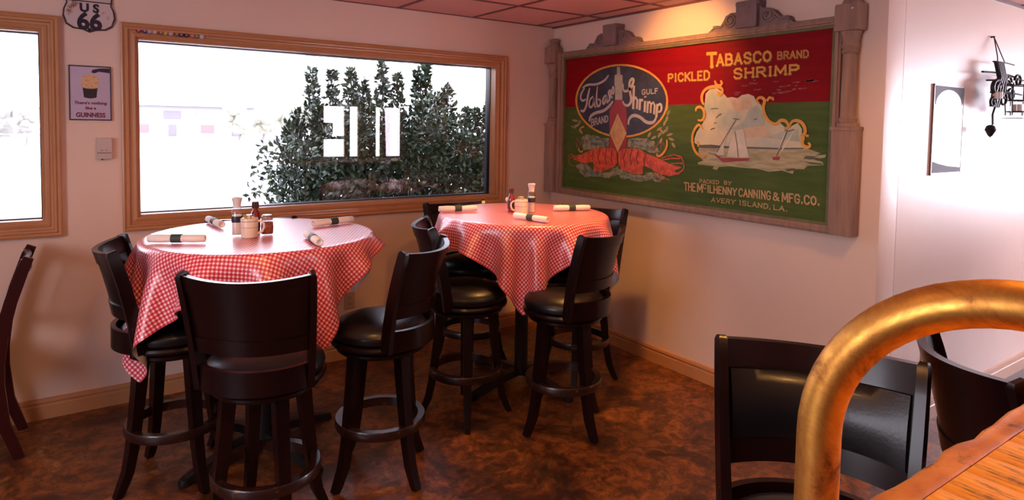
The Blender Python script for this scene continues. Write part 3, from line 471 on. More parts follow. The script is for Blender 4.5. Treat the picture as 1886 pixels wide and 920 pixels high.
# faint illegible lettering on the red field, suggested by random strokes
B = Bag()
rs = random.Random(5)
for k in range(26):
    u = rs.uniform(1560, 2080); v = rs.choice([745, 700, 720, 760])+rs.uniform(-12, 12); l = rs.uniform(15, 60)
    place(B, [(u, v+4), (u+l, v+rs.uniform(1, 6)), (u+l*0.8, v-3), (u+5, v-5)], D0+0.0006)
me = bpy.data.meshes.new('faint_lettering'); B.b.to_mesh(me); B.b.free(); me.materials.append(flat_mat('sign_paint_faded', (0.20, 0.012, 0.012), (0.42, 0.12, 0.10), 30)); part('faint_lettering', me, sign)

# frame: moulded rails and stiles, green inner edge
def rail(name, y0, y1, z0, z1, horizontal, m_=M_weather, d=(0.0, 0.062)):
    B = Bag(); B.box(-d[1], -d[0]-0.002, y0, y1, z0, z1, bev=0.004)
    if horizontal: B.box(-d[1]-0.010, -d[1]+0.002, y0, y1, z0+(z1-z0)*0.25, z0+(z1-z0)*0.6, bev=0.003)
    else: B.box(-d[1]-0.008, -d[1]+0.002, y0+(y1-y0)*0.3, y0+(y1-y0)*0.7, z0, z1, bev=0.003)
    part(name, B.mesh(name, m_, True), sign)
Wp, Hp = 2.192, 1.018
rail('top_rail', -Wp-0.03, 0.03, Hp+0.016, Hp+0.060, True); rail('bottom_rail', -Wp-0.03, 0.03, -0.060, -0.016, True)
rail('stile', 0.016, 0.085, -0.060, Hp+0.060, False); rail('stile', -Wp-0.050, -Wp-0.016, -0.060, Hp+0.060, False)
B = Bag()
for y0, y1, z0, z1 in ((-Wp-0.016, 0.016, Hp, Hp+0.016), (-Wp-0.016, 0.016, -0.016, 0), (0, 0.016, 0, Hp), (-Wp-0.016, -Wp, 0, Hp)): B.box(-0.056, -0.004, y0, y1, z0, z1)
part('inner_edge', B.mesh('inner_edge', M_greenedge, False), sign)
# crests
CR = [(-0.285, 0.02), (-0.285, 0.026), (-0.256, 0.041), (-0.253, 0.059), (-0.221, 0.058), (-0.206, 0.044), (-0.178, 0.079), (-0.162, 0.107), (-0.124, 0.122), (-0.083, 0.12), (-0.07, 0.141), (-0.068, 0.17), (0.068, 0.17), (0.075, 0.135), (0.087, 0.125), (0.119, 0.121), (0.156, 0.105), (0.182, 0.079), (0.201, 0.061), (0.242, 0.063), (0.257, 0.053), (0.261, 0.037), (0.285, 0.02)]
def crest(yc):
    Mx = Matrix(((0, 0, -1, 0), (-1, 0, 0, 0), (0, 1, 0, 0), (0, 0, 0, 1)))   # (x,y,z)->(-z,-x,y)
    B = Bag(); B.prism([(x, z-0.02) for x, z in CR], 0.004, 0.055, Mx); B.box(-0.085, -0.004, -0.070, 0.070, 0.0, 0.155, bev=0.006); B.box(-0.078, -0.004, -0.078, 0.078, 0.128, 0.152, bev=0.004)
    o = part('crest', B.mesh('crest', M_crest, True), sign); o.location = (0, yc+0.223, 2.222-1.144)
    for s in (-1, 1):
        B = Bag(); pts = [(-0.058, s*(0.125 + (0.008+0.036*t)*math.cos(1.2+t*11)), 0.058+(0.008+0.034*t)*math.sin(1.2+t*11)) for t in [k/26 for k in range(27)]]
        B.tube(pts, 0.0075, 6, up=(1, 0, 0))
        B.tube([(-0.056, s*0.165, 0.05), (-0.056, s*0.195, 0.022), (-0.056, s*0.235, 0.028), (-0.056, s*0.262, 0.012)], 0.007, 6, up=(1, 0, 0))
        part('scroll', B.mesh('scroll', M_crest, True), o)
crest(-0.755); crest(-1.905)
# side posts: plinth, turned colonnette, block, finial
def half_post(yc, zt):
    o = part('side_post', None, sign); o.location = (0, yc+0.223, -1.144)
    B = Bag(); B.box(-0.085, -0.004, -0.062, 0.062, 1.085, 1.645, bev=0.012); B.box(-0.092, -0.004, -0.066, 0.066, 1.63, 1.650, bev=0.006); part('plinth', B.mesh('plinth', M_weather), o)
    B = Bag(); Ms = Matrix.Translation((-0.045, 0, 0)); B.lathe([(0.0, 1.65), (0.052, 1.65), (0.052, 1.668), (0.040, 1.672), (0.046, 1.69), (0.037, 1.70), (0.034, 2.02), (0.043, 2.03), (0.036, 2.045), (0.045, 2.06), (0.038, 2.08), (0.048, 2.12), (0.055, 2.135), (0, 2.135)], 12, M=Ms)
    part('colonnette', B.mesh('colonnette', M_weather), o)
    B = Bag(); B.box(-0.100, -0.004, -0.064, 0.064, 2.135, zt, bev=0.016); part('capital', B.mesh('capital', M_weather), o)
    B = Bag(); B.lathe([(0.0, zt), (0.05, zt), (0.04, zt+0.02), (0.034, zt+0.035), (0.045, zt+0.05), (0.048, zt+0.062), (0.02, zt+0.07), (0, zt+0.07)], 16, M=Ms); part('finial', B.mesh('finial', M_weather), o)
    B = Bag(); B.lathe([(0, 0), (0.009, 0), (0.007, 0.004), (0, 0.005)], 10, M=Matrix.Rotation(-math.pi/2, 4, 'Y')); q = part('screw_head', B.mesh('screw_head', M_chrome), o); q.location = (-0.100, -0.03, zt-0.03)
half_post(-0.070, 2.27); half_post(-2.505, 2.275)

# ================================================================ THINGS ON THE WALLS
def text_mesh(txt, size, mat_, bold=0.0, sx=1.0, name='lettering', align='CENTER'):
    c = bpy.data.curves.new(name, 'FONT'); c.body = txt; c.size = size; c.offset = bold; c.align_x = align; c.extrude = 0.0004; c.resolution_u = 3
    o = bpy.data.objects.new('tmp', c); col.objects.link(o); bpy.context.view_layer.update()
    dg = bpy.context.evaluated_depsgraph_get(); me = bpy.data.meshes.new_from_object(o.evaluated_get(dg)); me.name = name
    bpy.data.objects.remove(o); me.transform(Matrix(((sx, 0, 0, 0), (0, 0, -1, 0), (0, 1, 0, 0), (0, 0, 0, 1))))   # stands upright facing -y
    me.materials.clear(); me.materials.append(mat_); return me
# stout poster (tin sign)
ps = thing('tin_poster', 'small tin beer poster with a pint glass between the two windows', 'poster', (-3.2375, 0, 1.62))
M_post = mat('poster_lilac', (0.56, 0.46, 0.62), 0.35, noise=(6, (0.50, 0.40, 0.55), 0.3, 0.8)); M_maroon = mat('poster_maroon', (0.16, 0.02, 0.04), 0.4); M_pdark = mat('poster_dark', (0.02, 0.012, 0.03), 0.4); M_foam = mat('poster_foam', (0.72, 0.46, 0.24), 0.4, noise=(90, (0.62, 0.30, 0.16), 0.5, 0.6))
B = Bag(); B.box(-0.0975, 0.0975, -0.010, -0.001, 0, 0.298, bev=0.002); part('plate', B.mesh('plate', M_post), ps)
B = Bag()
for a in ((-0.0975, 0.0975, 0, 0.006), (-0.0975, 0.0975, 0.292, 0.298), (-0.0975, -0.0925, 0, 0.298), (0.0925, 0.0975, 0, 0.298)): B.box(a[0], a[1], -0.013, -0.001, a[2], a[3])
part('border', B.mesh('border', M_pdark, False), ps)
def flat(pts, d, mt, name, parent):
    B = Bag(); f = B.b.faces.new([B.b.verts.new((x, -d, z)) for x, z in pts]); f.normal_update(); bmesh.ops.triangulate(B.b, faces=[f]); me = bpy.data.meshes.new(name); bmesh.ops.recalc_face_normals(B.b, faces=B.b.faces[:]); B.b.to_mesh(me); B.b.free(); me.materials.append(mt); return part(name, me, parent)
el = lambda cx, cz, rx, rz, a0=0, a1=360, n=24: [(cx+rx*math.cos(math.radians(a0+(a1-a0)*k/n)), cz+rz*math.sin(math.radians(a0+(a1-a0)*k/n))) for k in range(n)]
flat([(-0.038, 0.205)] + [(-0.030+0.058*k/8, 0.126-0.006*math.sin(math.pi*k/8)) for k in range(9)] + [(0.036, 0.205)], 0.0108, M_pdark, 'painted_glass', ps)
flat([(-0.040, 0.195)] + el(-0.001, 0.183, 0.037, 0.010, 180, 360, 10) + [(0.038, 0.195), (0.038, 0.225)] + el(-0.001, 0.225, 0.039, 0.028, 0, 180, 12) + [(-0.040, 0.225)], 0.0113, M_foam, 'painted_foam', ps)
flat([(0.006, 0.262), (0.010, 0.276), (0.028, 0.282), (0.050, 0.287), (0.091, 0.288), (0.091, 0.262), (0.062, 0.266), (0.040, 0.268), (0.020, 0.258)], 0.0113, M_pdark, 'painted_bottle_neck', ps)
for t_, z_, s_, bo in (("There's nothing", 0.088, 0.0225, 0.0006), ('like a', 0.060, 0.0225, 0.0006)):
    o = part('lettering', text_mesh(t_, s_, M_maroon, bo, 1.05), ps); o.location = (0, -0.0112, z_)
o = part('lettering', text_mesh('GUINNESS', 0.034, M_maroon, 0.0012, 0.86), ps); o.location = (0, -0.0112, 0.018)

# route shield
sh = thing('highway_shield', 'rusty white US 66 highway shield sign high between the windows', 'sign', (-3.236, 0, 2.098))
SP = [(0, 0.0), (0.030, 0.014), (0.075, 0.018), (0.108, 0.040), (0.122, 0.085), (0.118, 0.120), (0.104, 0.155), (0.108, 0.19), (0.124, 0.215), (0.100, 0.243), (0.06, 0.252), (0.028, 0.240), (0, 0.250)]
SPf = SP + [(-x, z) for x, z in SP[-2:0:-1]]
Mx = Matrix(((1, 0, 0, 0), (0, 0, -1, 0), (0, 1, 0, 0), (0, 0, 0, 1)))
M_shw = mat('rusted_white_enamel', (0.62, 0.50, 0.50), 0.4, noise=(11, (0.30, 0.10, 0.04), 0.56, 0.62)); M_rust = mat('rusty_black_edge', (0.05, 0.02, 0.02), 0.6, noise=(40, (0.16, 0.06, 0.03), 0.5, 0.7))
B = Bag(); B.prism(SPf, 0.001, 0.010, Mx); part('rim', B.mesh('rim', M_rust, False), sh)
B = Bag(); B.prism([(x*0.93, 0.126+(z-0.126)*0.93) for x, z in SPf], 0.009, 0.012, Mx); part('plate', B.mesh('plate', M_shw, False), sh)
B = Bag(); B.box(-0.108, 0.108, -0.0135, -0.010, 0.164, 0.170); part('divider', B.mesh('divider', M_pdark, False), sh)
o = part('lettering', text_mesh('U S', 0.062, M_pdark, 0.003, 1.0), sh); o.location = (0.0, -0.013, 0.112)
o = part('numerals', text_mesh('66', 0.125, M_pdark, 0.005, 0.92, 'numerals'), sh); o.location = (0.0, -0.013, 0.018)
B = Bag(); B.lathe([(0, 0), (0.010, 0), (0.007, 0.006), (0, 0.007)], 12, M=Matrix.Rotation(math.pi/2, 4, 'X')); o = part('bolt', B.mesh('bolt', M_iron), sh); o.location = (0, -0.012, 0.016)

# thermostat-like box
tb = thing('wall_control_box', 'small pale plastic control box on the wall below the beer poster', 'switch', (-3.178, 0, 1.407))
B = Bag(); B.box(-0.037, 0.037, -0.030, -0.001, 0, 0.116, bev=0.005); part('housing', B.mesh('housing', M_box), tb)
B = Bag(); B.box(-0.034, 0.034, -0.033, -0.029, 0.032, 0.036); B.box(-0.016, -0.006, -0.032, -0.029, 0.046, 0.050); B.box(0.006, 0.016, -0.032, -0.029, 0.046, 0.050); part('slot', B.mesh('slot', mat('slot_shadow', (0.2, 0.13, 0.12), 0.5), False), tb)
B = Bag(); B.box(-0.015, -0.005, -0.026, -0.006, -0.006, 0.001); part('lever', B.mesh('lever', M_iron, False), tb)
# outlets
def outlet(loc, rz, label):
    t = thing('wall_outlet', label, 'outlet', loc, rz); B = Bag(); B.box(-0.036, 0.036, -0.006, -0.0005, 0, 0.115, bev=0.002); part('cover_plate', B.mesh('cover_plate', M_plate), t)
    for z in (0.036, 0.078):
        B = Bag(); B.lathe([(0, 0), (0.016, 0), (0.015, 0.003), (0, 0.003)], 16, M=Matrix.Translation((0, -0.005, z)) @ Matrix.Rotation(math.pi/2, 4, 'X')); f = part('socket', B.mesh('socket', M_plate), t)
        B = Bag(); B.box(-0.007, -0.005, -0.0092, -0.0075, z-0.003, z+0.006); B.box(0.005, 0.007, -0.0092, -0.0075, z-0.003, z+0.006); B.box(-0.002, 0.002, -0.0092, -0.0075, z-0.011, z-0.007); part('slots', B.mesh('slots', M_black, False), f)
outlet((-1.755, 0, 0.345), 0, 'almond wall outlet under the big window right of the front table'); outlet((0.575, EY, 0.345), 0, 'wall outlet low on the bright wall behind the brass rail')

# bottle caps along the window frame
cc = [(0.35, 0.01, 0.02), (0.05, 0.04, 0.22), (0.42, 0.30, 0.38), (0.62, 0.36, 0.36), (0.28, 0.08, 0.08), (0.52, 0.30, 0.03), (0.48, 0.33, 0.42), (0.26, 0.08, 0.05), (0.06, 0.02, 0.05), (0.03, 0.02, 0.03), (0.55, 0.12, 0.09), (0.20, 0.15, 0.08), (0.48, 0.45, 0.68)]
cn = ['red', 'dark blue', 'pale lilac', 'pink and white', 'maroon', 'yellow', 'light mauve', 'brown and red', 'dark purple', 'black', 'coral red', 'olive brown', 'pale blue']
place_ = ['leftmost of the row', 'second from the left', 'third from the left', 'fourth from the left', 'fifth from the left', 'left of the row middle', 'in the row middle', 'just right of the row middle', 'fifth from the right', 'fourth from the right', 'third from the right', 'second from the right', 'rightmost of the row']
for k in range(13):
    x = -3.005 + k*0.0272 + (0.0035 if k % 3 == 1 else 0)
    t = thing('bottle_cap', '%s bottle cap on the window frame top, %s' % (cn[k], place_[k]), 'bottle cap', (x, -0.020, 2.132-0.0006*k), group='bottle caps on the window frame')
    B = Bag(); n = 42
    R1 = [(0.0135+0.0009*(k2 % 2))*1.0 for k2 in range(n)]
    a = [B.b.verts.new((R1[i]*math.cos(2*math.pi*i/n), 0, R1[i]*math.sin(2*math.pi*i/n))) for i in range(n)]
    c_ = [B.b.verts.new((0.0105*math.cos(2*math.pi*i/n), -0.006, 0.0105*math.sin(2*math.pi*i/n))) for i in range(n)]
    B.b.faces.new(c_)
    for i in range(n): B.b.faces.new((a[i], a[(i+1) % n], c_[(i+1) % n], c_[i]))
    mc = mat('cap_paint', cc[k], 0.35); part('crown', B.mesh('crown', mc, True), t)
    B = Bag(); B.lathe([(0, 0), (0.0055, 0), (0.0050, 0.0006), (0, 0.0007)], 14, M=Matrix.Translation((0, -0.006, 0)) @ Matrix.Rotation(math.pi/2, 4, 'X')); part('print', B.mesh('print', mat('cap_print', tuple(min(0.8, v*0.4+0.3) for v in cc[k]), 0.4)), t)

# framed glass picture on the bright wall
fp = thing('framed_picture', 'narrow glazed picture washed out by window glare on the bright wall', 'picture', (0.715, EY, 1.40))
M_glz = mat('picture_glare_white', (0.86, 0.84, 0.86), 0.3, spec=0.6); M_gry = mat('picture_grey', (0.16, 0.16, 0.19), 0.6, spec=0.1)  # white sheet tone stands in for window glare on the glazing
B = Bag(); B.box(-0.185, 0.185, -0.008, -0.001, 0.0, 0.485); part('picture', B.mesh('picture', M_glz, False), fp)
B = Bag()
for a in ((-0.193, -0.185, -0.005, 0.49), (0.185, 0.193, -0.005, 0.49), (-0.193, 0.193, 0.485, 0.493), (-0.193, 0.193, -0.008, 0.0)): B.box(a[0], a[1], -0.010, -0.001, a[2], a[3])
part('frame', B.mesh('frame', mat('picture_frame_wood', (0.20, 0.10, 0.08), 0.4), False), fp)
arch = [(-0.18, 0.484), (0.18, 0.484), (0.18, 0.40)] + el(0, 0.38, 0.165, 0.085, 0, 180, 16) + [(-0.165, 0.38), (-0.18, 0.38)]
flat(arch, 0.0085, M_gry, 'arch_spandrel', fp); flat([(-0.18, 0.004), (0.18, 0.004), (0.18, 0.03), (0.02, 0.04), (-0.10, 0.055), (-0.18, 0.07)], 0.0085, M_gry, 'ground_strip', fp)

# wrought-iron wall piece with little cage
ir = thing('iron_wall_hanging', 'black wrought-iron candle hanging with a small cage on the bright wall', 'wall decoration', (1.27, EY, 2.21)); ir.scale = (1, 1, 0.76)
def irbar(name, pts, r=0.006, mt=None):
    B = Bag(); B.tube(pts, r, 8, up=(0.3, 1, 0.1)); return part(name, B.mesh(name, mt or M_iron), ir)
B = Bag(); B.lathe([(0, 0), (0.008, 0), (0.006, 0.02), (0, 0.02)], 10, M=Matrix.Rotation(math.pi/2, 4, 'X')); o = part('nail', B.mesh('nail', M_iron), ir); o.location = (0, 0, 0)
irbar('chain', [(0, -0.015, 0), (-0.035, -0.05, -0.16), (-0.055, -0.06, -0.21)], 0.003); irbar('chain', [(0, -0.015, 0), (0.04, -0.05, -0.16), (0.06, -0.06, -0.21)], 0.003)
irbar('crossbar', [(-0.12, -0.06, -0.21), (-0.06, -0.06, -0.205), (0.10, -0.06, -0.205), (0.20, -0.06, -0.21)], 0.006)
irbar('crossbar', [(-0.27, -0.06, -0.30), (-0.1, -0.07, -0.295), (0.1, -0.07, -0.30), (0.36, -0.06, -0.325)], 0.008)
irbar('crossbar', [(-0.20, -0.06, -0.36), (-0.05, -0.08, -0.35), (0.12, -0.09, -0.38), (0.22, -0.08, -0.38)], 0.007)
for s in (-0.045, -0.02, 0.005, 0.03): irbar('upright', [(-0.06+s, -0.07, -0.21), (-0.03+s, -0.08, -0.33), (-0.07+s*1.6, -0.08, -0.45), (-0.09+s, -0.07, -0.56)], 0.014)
def spiral(cx, cz, r, tn, s=1): return [(cx+s*r*(1-0.8*t)*math.cos(t*tn), -0.085, cz+r*(1-0.8*t)*math.sin(t*tn)) for t in [k/24 for k in range(25)]]
irbar('scroll', spiral(-0.13, -0.42, 0.075, 9), 0.012); irbar('scroll', spiral(0.10, -0.46, 0.06, 9, -1), 0.008); irbar('scroll', spiral(0.20, -0.34, 0.055, 9, -1), 0.008); irbar('crossbar', [(-0.16, -0.07, -0.45), (0.0, -0.09, -0.44), (0.25, -0.09, -0.45)], 0.008); irbar('scroll', spiral(-0.02, -0.50, 0.07, 9, -1), 0.008); irbar('scroll', spiral(-0.17, -0.53, 0.05, 8), 0.007); irbar('scroll', spiral(0.05, -0.36, 0.05, 8), 0.007)
irbar('tail', [(-0.09, -0.07, -0.56), (-0.12, -0.07, -0.62), (-0.11, -0.07, -0.70)], 0.006)
B = Bag(); B.lathe([(0, -0.10), (0.012, -0.085), (0.030, -0.04), (0.022, -0.01), (0.008, 0.0), (0, 0.0)], 12); o = part('drop', B.mesh('drop', M_iron), ir); o.location = (-0.14, -0.07, -0.70)
# cage around the candle glass
for z in (-0.38, -0.50, -0.59):
    irbar('cage_ring', [(0.17+0.085*math.cos(a), -0.10+0.055*math.sin(a), z) for a in [k*math.pi/8 for k in range(17)]], 0.005)
for k in range(6):
    a = k*math.pi/3; irbar('cage_bar', [(0.17+0.085*math.cos(a), -0.10+0.055*math.sin(a), -0.36), (0.17+0.09*math.cos(a), -0.10+0.06*math.sin(a), -0.50), (0.17+0.08*math.cos(a), -0.10+0.055*math.sin(a), -0.62)], 0.004)
B = Bag(); B.lathe([(0, 0), (0.045, 0), (0.048, 0.10), (0.040, 0.11), (0.037, 0.10), (0.036, 0.01), (0, 0.01)], 20); o = part('candle_glass', B.mesh('candle_glass', M_clear), ir); o.location = (0.17, -0.10, -0.60)
B = Bag(); B.lathe([(0, 0), (0.026, 0), (0.026, 0.06), (0, 0.062)], 16); o = part('candle', B.mesh('candle', M_white), ir); o.location = (0.17, -0.10, -0.59)
B = Bag(); B.lathe([(0, 0), (0.024, 0.002), (0.026, 0.05), (0, 0.055)], 16); o = part('candle', B.mesh('candle', M_white), ir); o.location = (-0.15, -0.10, -0.50)
B = Bag(); B.box(-0.085, 0.085, -0.155, -0.045, -0.645, -0.640); B.box(0.0, 0.004, -0.05, -0.001, -0.30, -0.29); o = part('tray', B.mesh('tray', M_iron, False), ir); o.location = (0.17, 0, 0)
# ================================================================ TABLES AND CLOTHS
TZ = 1.078
def sim_cloth(cx, cy, rot, offx, offy, seed, side=1.38, N=74, R=0.534):
    rng = np.random.RandomState(seed); g = np.linspace(-side/2, side/2, N); U, V = np.meshgrid(g, g, indexing='ij')
    c, s = math.cos(rot), math.sin(rot)
    X = np.stack([U*c-V*s+offx, U*s+V*c+offy, np.full_like(U, TZ+0.004)], -1)
    X0 = X.copy(); h = side/(N-1)
    r = np.hypot(X[..., 0], X[..., 1]); th = np.arctan2(X[..., 1], X[..., 0]); pin = r < R-0.012
    X[..., 2] += np.where(pin, 0, 0.004*np.sin(9*th+seed)+rng.randn(N, N)*0.0015)
    V_ = np.zeros_like(X)
    cons = []
    for di, dj, k in ((1, 0, 1.0), (0, 1, 1.0), (1, 1, 0.5), (1, -1, 0.5), (2, 0, 0.32), (0, 2, 0.32), (4, 0, 0.10), (0, 4, 0.10), (6, 0, 0.04), (0, 6, 0.04)):
        cons.append((di, dj, k, h*math.hypot(di, dj)))
    wt = np.where(pin, 0.0, 1.0)[..., None]
    for step in range(300):
        V_[..., 2] -= 9.8*0.012*0.35; V_ *= 0.965
        Pn = X + V_*0.012*wt
        for it in range(9):
            for di, dj, k, L in cons:
                if dj >= 0: a = (slice(0, N-di), slice(0, N-dj)); b = (slice(di, N), slice(dj, N))
                else: a = (slice(0, N-di), slice(-dj, N)); b = (slice(di, N), slice(0, N+dj))
                d = Pn[b]-Pn[a]; l = np.sqrt((d*d).sum(-1, keepdims=True))+1e-9
                wa, wb = wt[a], wt[b]; ws = wa+wb; ws = np.where(ws == 0, 1, ws)
                corr = d*((l-L)/l*k*0.5*2/ws)*0.62
                if di == 1 and dj == 0 or di == 0 and dj == 1: pass
                Pn[a] += corr*wa*(ws/2); Pn[b] -= corr*wb*(ws/2)
            rr = np.hypot(Pn[..., 0], Pn[..., 1]); inside = (rr < R) & (Pn[..., 2] < TZ+0.003) & ~pin
            deep = inside & (Pn[..., 2] < TZ-0.02)
            f = np.where(deep, R/np.maximum(rr, 1e-6), 1.0)[..., None]
            Pn[..., :2] *= f
            top = inside & ~deep; edge = top & (rr > R-0.012)
            Pn[..., 2] = np.where(top & ~edge, TZ+0.003, Pn[..., 2])
            Pn[..., :2] *= np.where(edge, R/np.maximum(rr, 1e-6), 1.0)[..., None]
        Pn = np.where(pin[..., None], X0, Pn)
        V_ = (Pn-X)/0.012; sp = np.sqrt((V_**2).sum(-1, keepdims=True)); V_ *= np.minimum(1, 2.5/np.maximum(sp, 1e-6)); X = Pn
    return X, N
def cloth_mesh(X, N):
    v = X.reshape(-1, 3); me = bpy.data.meshes.new('tablecloth')
    F = [(i*N+j, (i+1)*N+j, (i+1)*N+j+1, i*N+j+1) for i in range(N-1) for j in range(N-1)]
    me.from_pydata(v.tolist(), [], F); uv = me.uv_layers.new(name='UVMap')
    idx = np.empty(len(me.loops), dtype=np.int32); me.loops.foreach_get('vertex_index', idx)
    co = np.stack([(idx // N)/(N-1), (idx % N)/(N-1)], -1).astype(np.float32).ravel(); uv.data.foreach_set('uv', co)
    me.materials.append(M_cloth); me.shade_smooth(); return me
def table(cx, cy, label, clabel, sim, rz):
    t = thing('pub_table', label, 'table', (cx, cy, 0), rz, 'round pedestal pub tables')
    B = Bag(); B.lathe([(0, TZ-0.034), (0.502, TZ-0.034), (0.512, TZ-0.028), (0.514, TZ-0.012), (0.506, TZ-0.005), (0, TZ-0.005)], 64); part('tabletop', B.mesh('tabletop', M_dark), t)
    B = Bag(); B.lathe([(0, 0.06), (0.055, 0.06), (0.052, 0.10), (0.042, 0.13), (0.042, TZ-0.06), (0.07, TZ-0.045), (0.07, TZ-0.034), (0, TZ-0.034)], 24); part('pedestal', B.mesh('pedestal', M_iron), t)
    B = Bag(); B.box(-0.22, 0.22, -0.02, 0.02, TZ-0.05, TZ-0.034); B.box(-0.02, 0.02, -0.22, 0.22, TZ-0.05, TZ-0.034); part('top_bracket', B.mesh('top_bracket', M_iron), t)
    for k in range(4):
        a = math.pi/2*k; B = Bag(); pts = [(0.03, 0, 0.085), (0.15, 0, 0.075), (0.30, 0, 0.045), (0.40, 0, 0.022)]
        B.sweep(pts, [(-0.034, -0.022), (0.034, -0.022), (0.026, 0.018), (-0.026, 0.018)], scales=[1, 0.95, 0.9, 0.8]); B.lathe([(0, 0), (0.026, 0), (0.03, 0.012), (0.026, 0.03), (0, 0.036)], 14, (0.40, 0, 0))
        o = part('base_foot', B.mesh('base_foot', M_iron), t); o.rotation_euler = (0, 0, a)
    X, N = sim_cloth(cx, cy, *sim)
    o = thing('tablecloth', clabel, 'tablecloth', (cx, cy, 0), 0, 'gingham tablecloths', cloth_mesh(X, N))
    md = o.modifiers.new('sub', 'SUBSURF'); md.levels = 1; md.render_levels = 1
    return t
T1 = (-2.57, -0.98); T2 = (-0.993, -0.984)
table(*T1, 'round pedestal pub table nearest the camera, in front of the big window', 'red and white gingham vinyl cloth on the front table, corner hanging at left', (math.radians(239.4), -0.089, 0.006, 3), math.radians(22))
table(*T2, 'round pedestal pub table in the corner below the painted sign', 'red and white gingham vinyl cloth on the corner table, corner hanging toward the camera', (math.radians(189.5), -0.0, -0.01, 8), math.radians(10))

# ================================================================ BAR STOOLS
def arc(r, a0, a1, n): return [(r*math.cos(math.radians(a0+(a1-a0)*k/n)), r*math.sin(math.radians(a0+(a1-a0)*k/n))) for k in range(n+1)]
def arc_box(B, r0, r1, a0, a1, z0, z1, n=20, lean=0.0, zref=0.64, sag=0.0, squash=1.0, xo=0.0):
    """curved slab around +x; leans outward with height; sag lowers the top in the middle"""
    rows = []
    for k in range(n+1):
        t = k/n; a = math.radians(a0+(a1-a0)*t); q = []
        s_ = sag*math.sin(math.pi*t)
        for r, z in ((r0, z0), (r1, z0), (r1, z1-s_), (r0, z1-s_)):
            rr = r + 0; x = xo + rr*math.cos(a)*squash; y = rr*math.sin(a); off = lean*(z-zref)
            q.append(B.b.verts.new((x+off, y*(1+0.35*lean*(z-zref)/0.2), z)))
        rows.append(q)
    for A, C_ in zip(rows, rows[1:]):
        for j in range(4): B.b.faces.new((A[j], C_[j], C_[(j+1) % 4], A[(j+1) % 4]))
    B.b.faces.new(rows[0]); B.b.faces.new(rows[-1][::-1])
def bev(B, off=0.004, seg=2):
    es = [e for e in B.b.edges if len(e.link_faces) == 2 and e.calc_face_angle(0) > 0.7]
    bmesh.ops.bevel(B.b, geom=es, offset=off, segments=seg, affect='EDGES', profile=0.6)
PA = 52      # half angle of the back
# post centre line: bottom on the seat ring, leaning out to the top
def post_pt(s, z):
    t = (z-0.60)/(1.09-0.60); r = 0.240; a = math.radians(PA+6-4*t)
    x = r*math.cos(a)*0.92 + 0.005 + 0.060*t*t + 0.025*t; y = s*(r*math.sin(a)*(0.95 + 0.225*t)); return (x, y, z)
def back_pt(t, z, d=0.0):
    """surface of the curved back between the posts; t in -1..1; d outward"""
    p = post_pt(1, z); hx, hy = p[0], p[1]; sagit = 0.085
    return (hx + sagit*(1-t*t) + d*math.cos(t*0.75), t*(hy) + d*math.sin(t*0.75), z)
def back_slab(z0, z1, d0, d1, dip=0.0, n=22, te=0.97, nz=3, crown=0.0):
    B = Bag(); rows = []
    for i in range(n+1):
        t = -te + 2*te*i/n; q = []
        ring_ = [(z0 + (z1-z0)*k/nz, d1) for k in range(nz+1)] + [(z1 - (z1-z0)*k/nz, d0) for k in range(nz+1)]
        for z, d in ring_:
            f = (z-z0)/(z1-z0); z2 = z - dip*(1-t*t)*f
            dd = d + (-crown*(1-t**4)*math.sin(math.pi*f) if d == d0 else 0)
            q.append(B.b.verts.new(back_pt(t, z2, dd)))
        rows.append(q)
    m_ = len(rows[0])
    for A, C_ in zip(rows, rows[1:]):
        for j in range(m_): B.b.faces.new((A[j], C_[j], C_[(j+1) % m_], A[(j+1) % m_]))
    B.b.faces.new(rows[0]); B.b.faces.new(rows[-1][::-1]); return B
def build_stool(base, seatrot):
    """all parts of a swivel stool; local +x is the back direction"""
    B = Bag(); B.lathe([(0, 0.752), (0.08, 0.750), (0.15, 0.742), (0.195, 0.726), (0.218, 0.704), (0.224, 0.684), (0.219, 0.668), (0.208, 0.660), (0.0, 0.660)], 48); yield 'seat', B.mesh('seat', M_leather), True
    B = Bag(); B.lathe([(0, 0.662), (0.204, 0.662), (0.224, 0.656), (0.229, 0.645), (0.226, 0.634), (0.200, 0.632), (0.196, 0.630), (0, 0.630)], 48); yield 'seat_frame', B.mesh('seat_frame', M_dark), True
    B = Bag(); B.lathe([(0, 0.630), (0.150, 0.630), (0.150, 0.622), (0.196, 0.622), (0.203, 0.616), (0.202, 0.604), (0.194, 0.596), (0, 0.596)], 48); yield 'swivel_base', B.mesh('swivel_base', M_dark), False
    B = Bag()
    for k in range(1): arc_box(B, 0.227, 0.247, -PA-8, PA+8, 0.642, 0.735, 26)
    bev(B, 0.005); yield 'back_band', B.mesh('back_band', M_dark), True
    for s in (-1, 1):
        B = Bag(); pts = [post_pt(s, z) for z in (0.642, 0.70, 0.78, 0.86, 0.94, 1.02, 1.082, 1.092)]
        B.sweep(pts, [(-0.026, -0.013), (0.026, -0.013), (0.026, 0.013), (-0.026, 0.013)], up=(-0.35, s*0.93, 0), scales=[1, 1, 0.98, 0.95, 0.92, 0.9, 0.86, 0.6]); bev(B, 0.004)
        yield 'back_post', B.mesh('back_post', M_dark), True
    B = back_slab(1.018, 1.086, -0.011, 0.012, dip=0.014); bev(B, 0.004); yield 'top_rail', B.mesh('top_rail', M_dark), True
    B = back_slab(0.845, 1.024, -0.003, 0.007, dip=0.0, te=0.95); yield 'back_panel', B.mesh('back_panel', M_dark), True
    B = back_slab(0.848, 1.016, -0.012, -0.003, dip=0.012, te=0.93, nz=6, crown=0.020); yield 'back_cushion', B.mesh('back_cushion', M_leather, True, 60), True
    B = back_slab(0.790, 0.848, -0.010, 0.012); bev(B, 0.004); yield 'lower_rail', B.mesh('lower_rail', M_dark), True
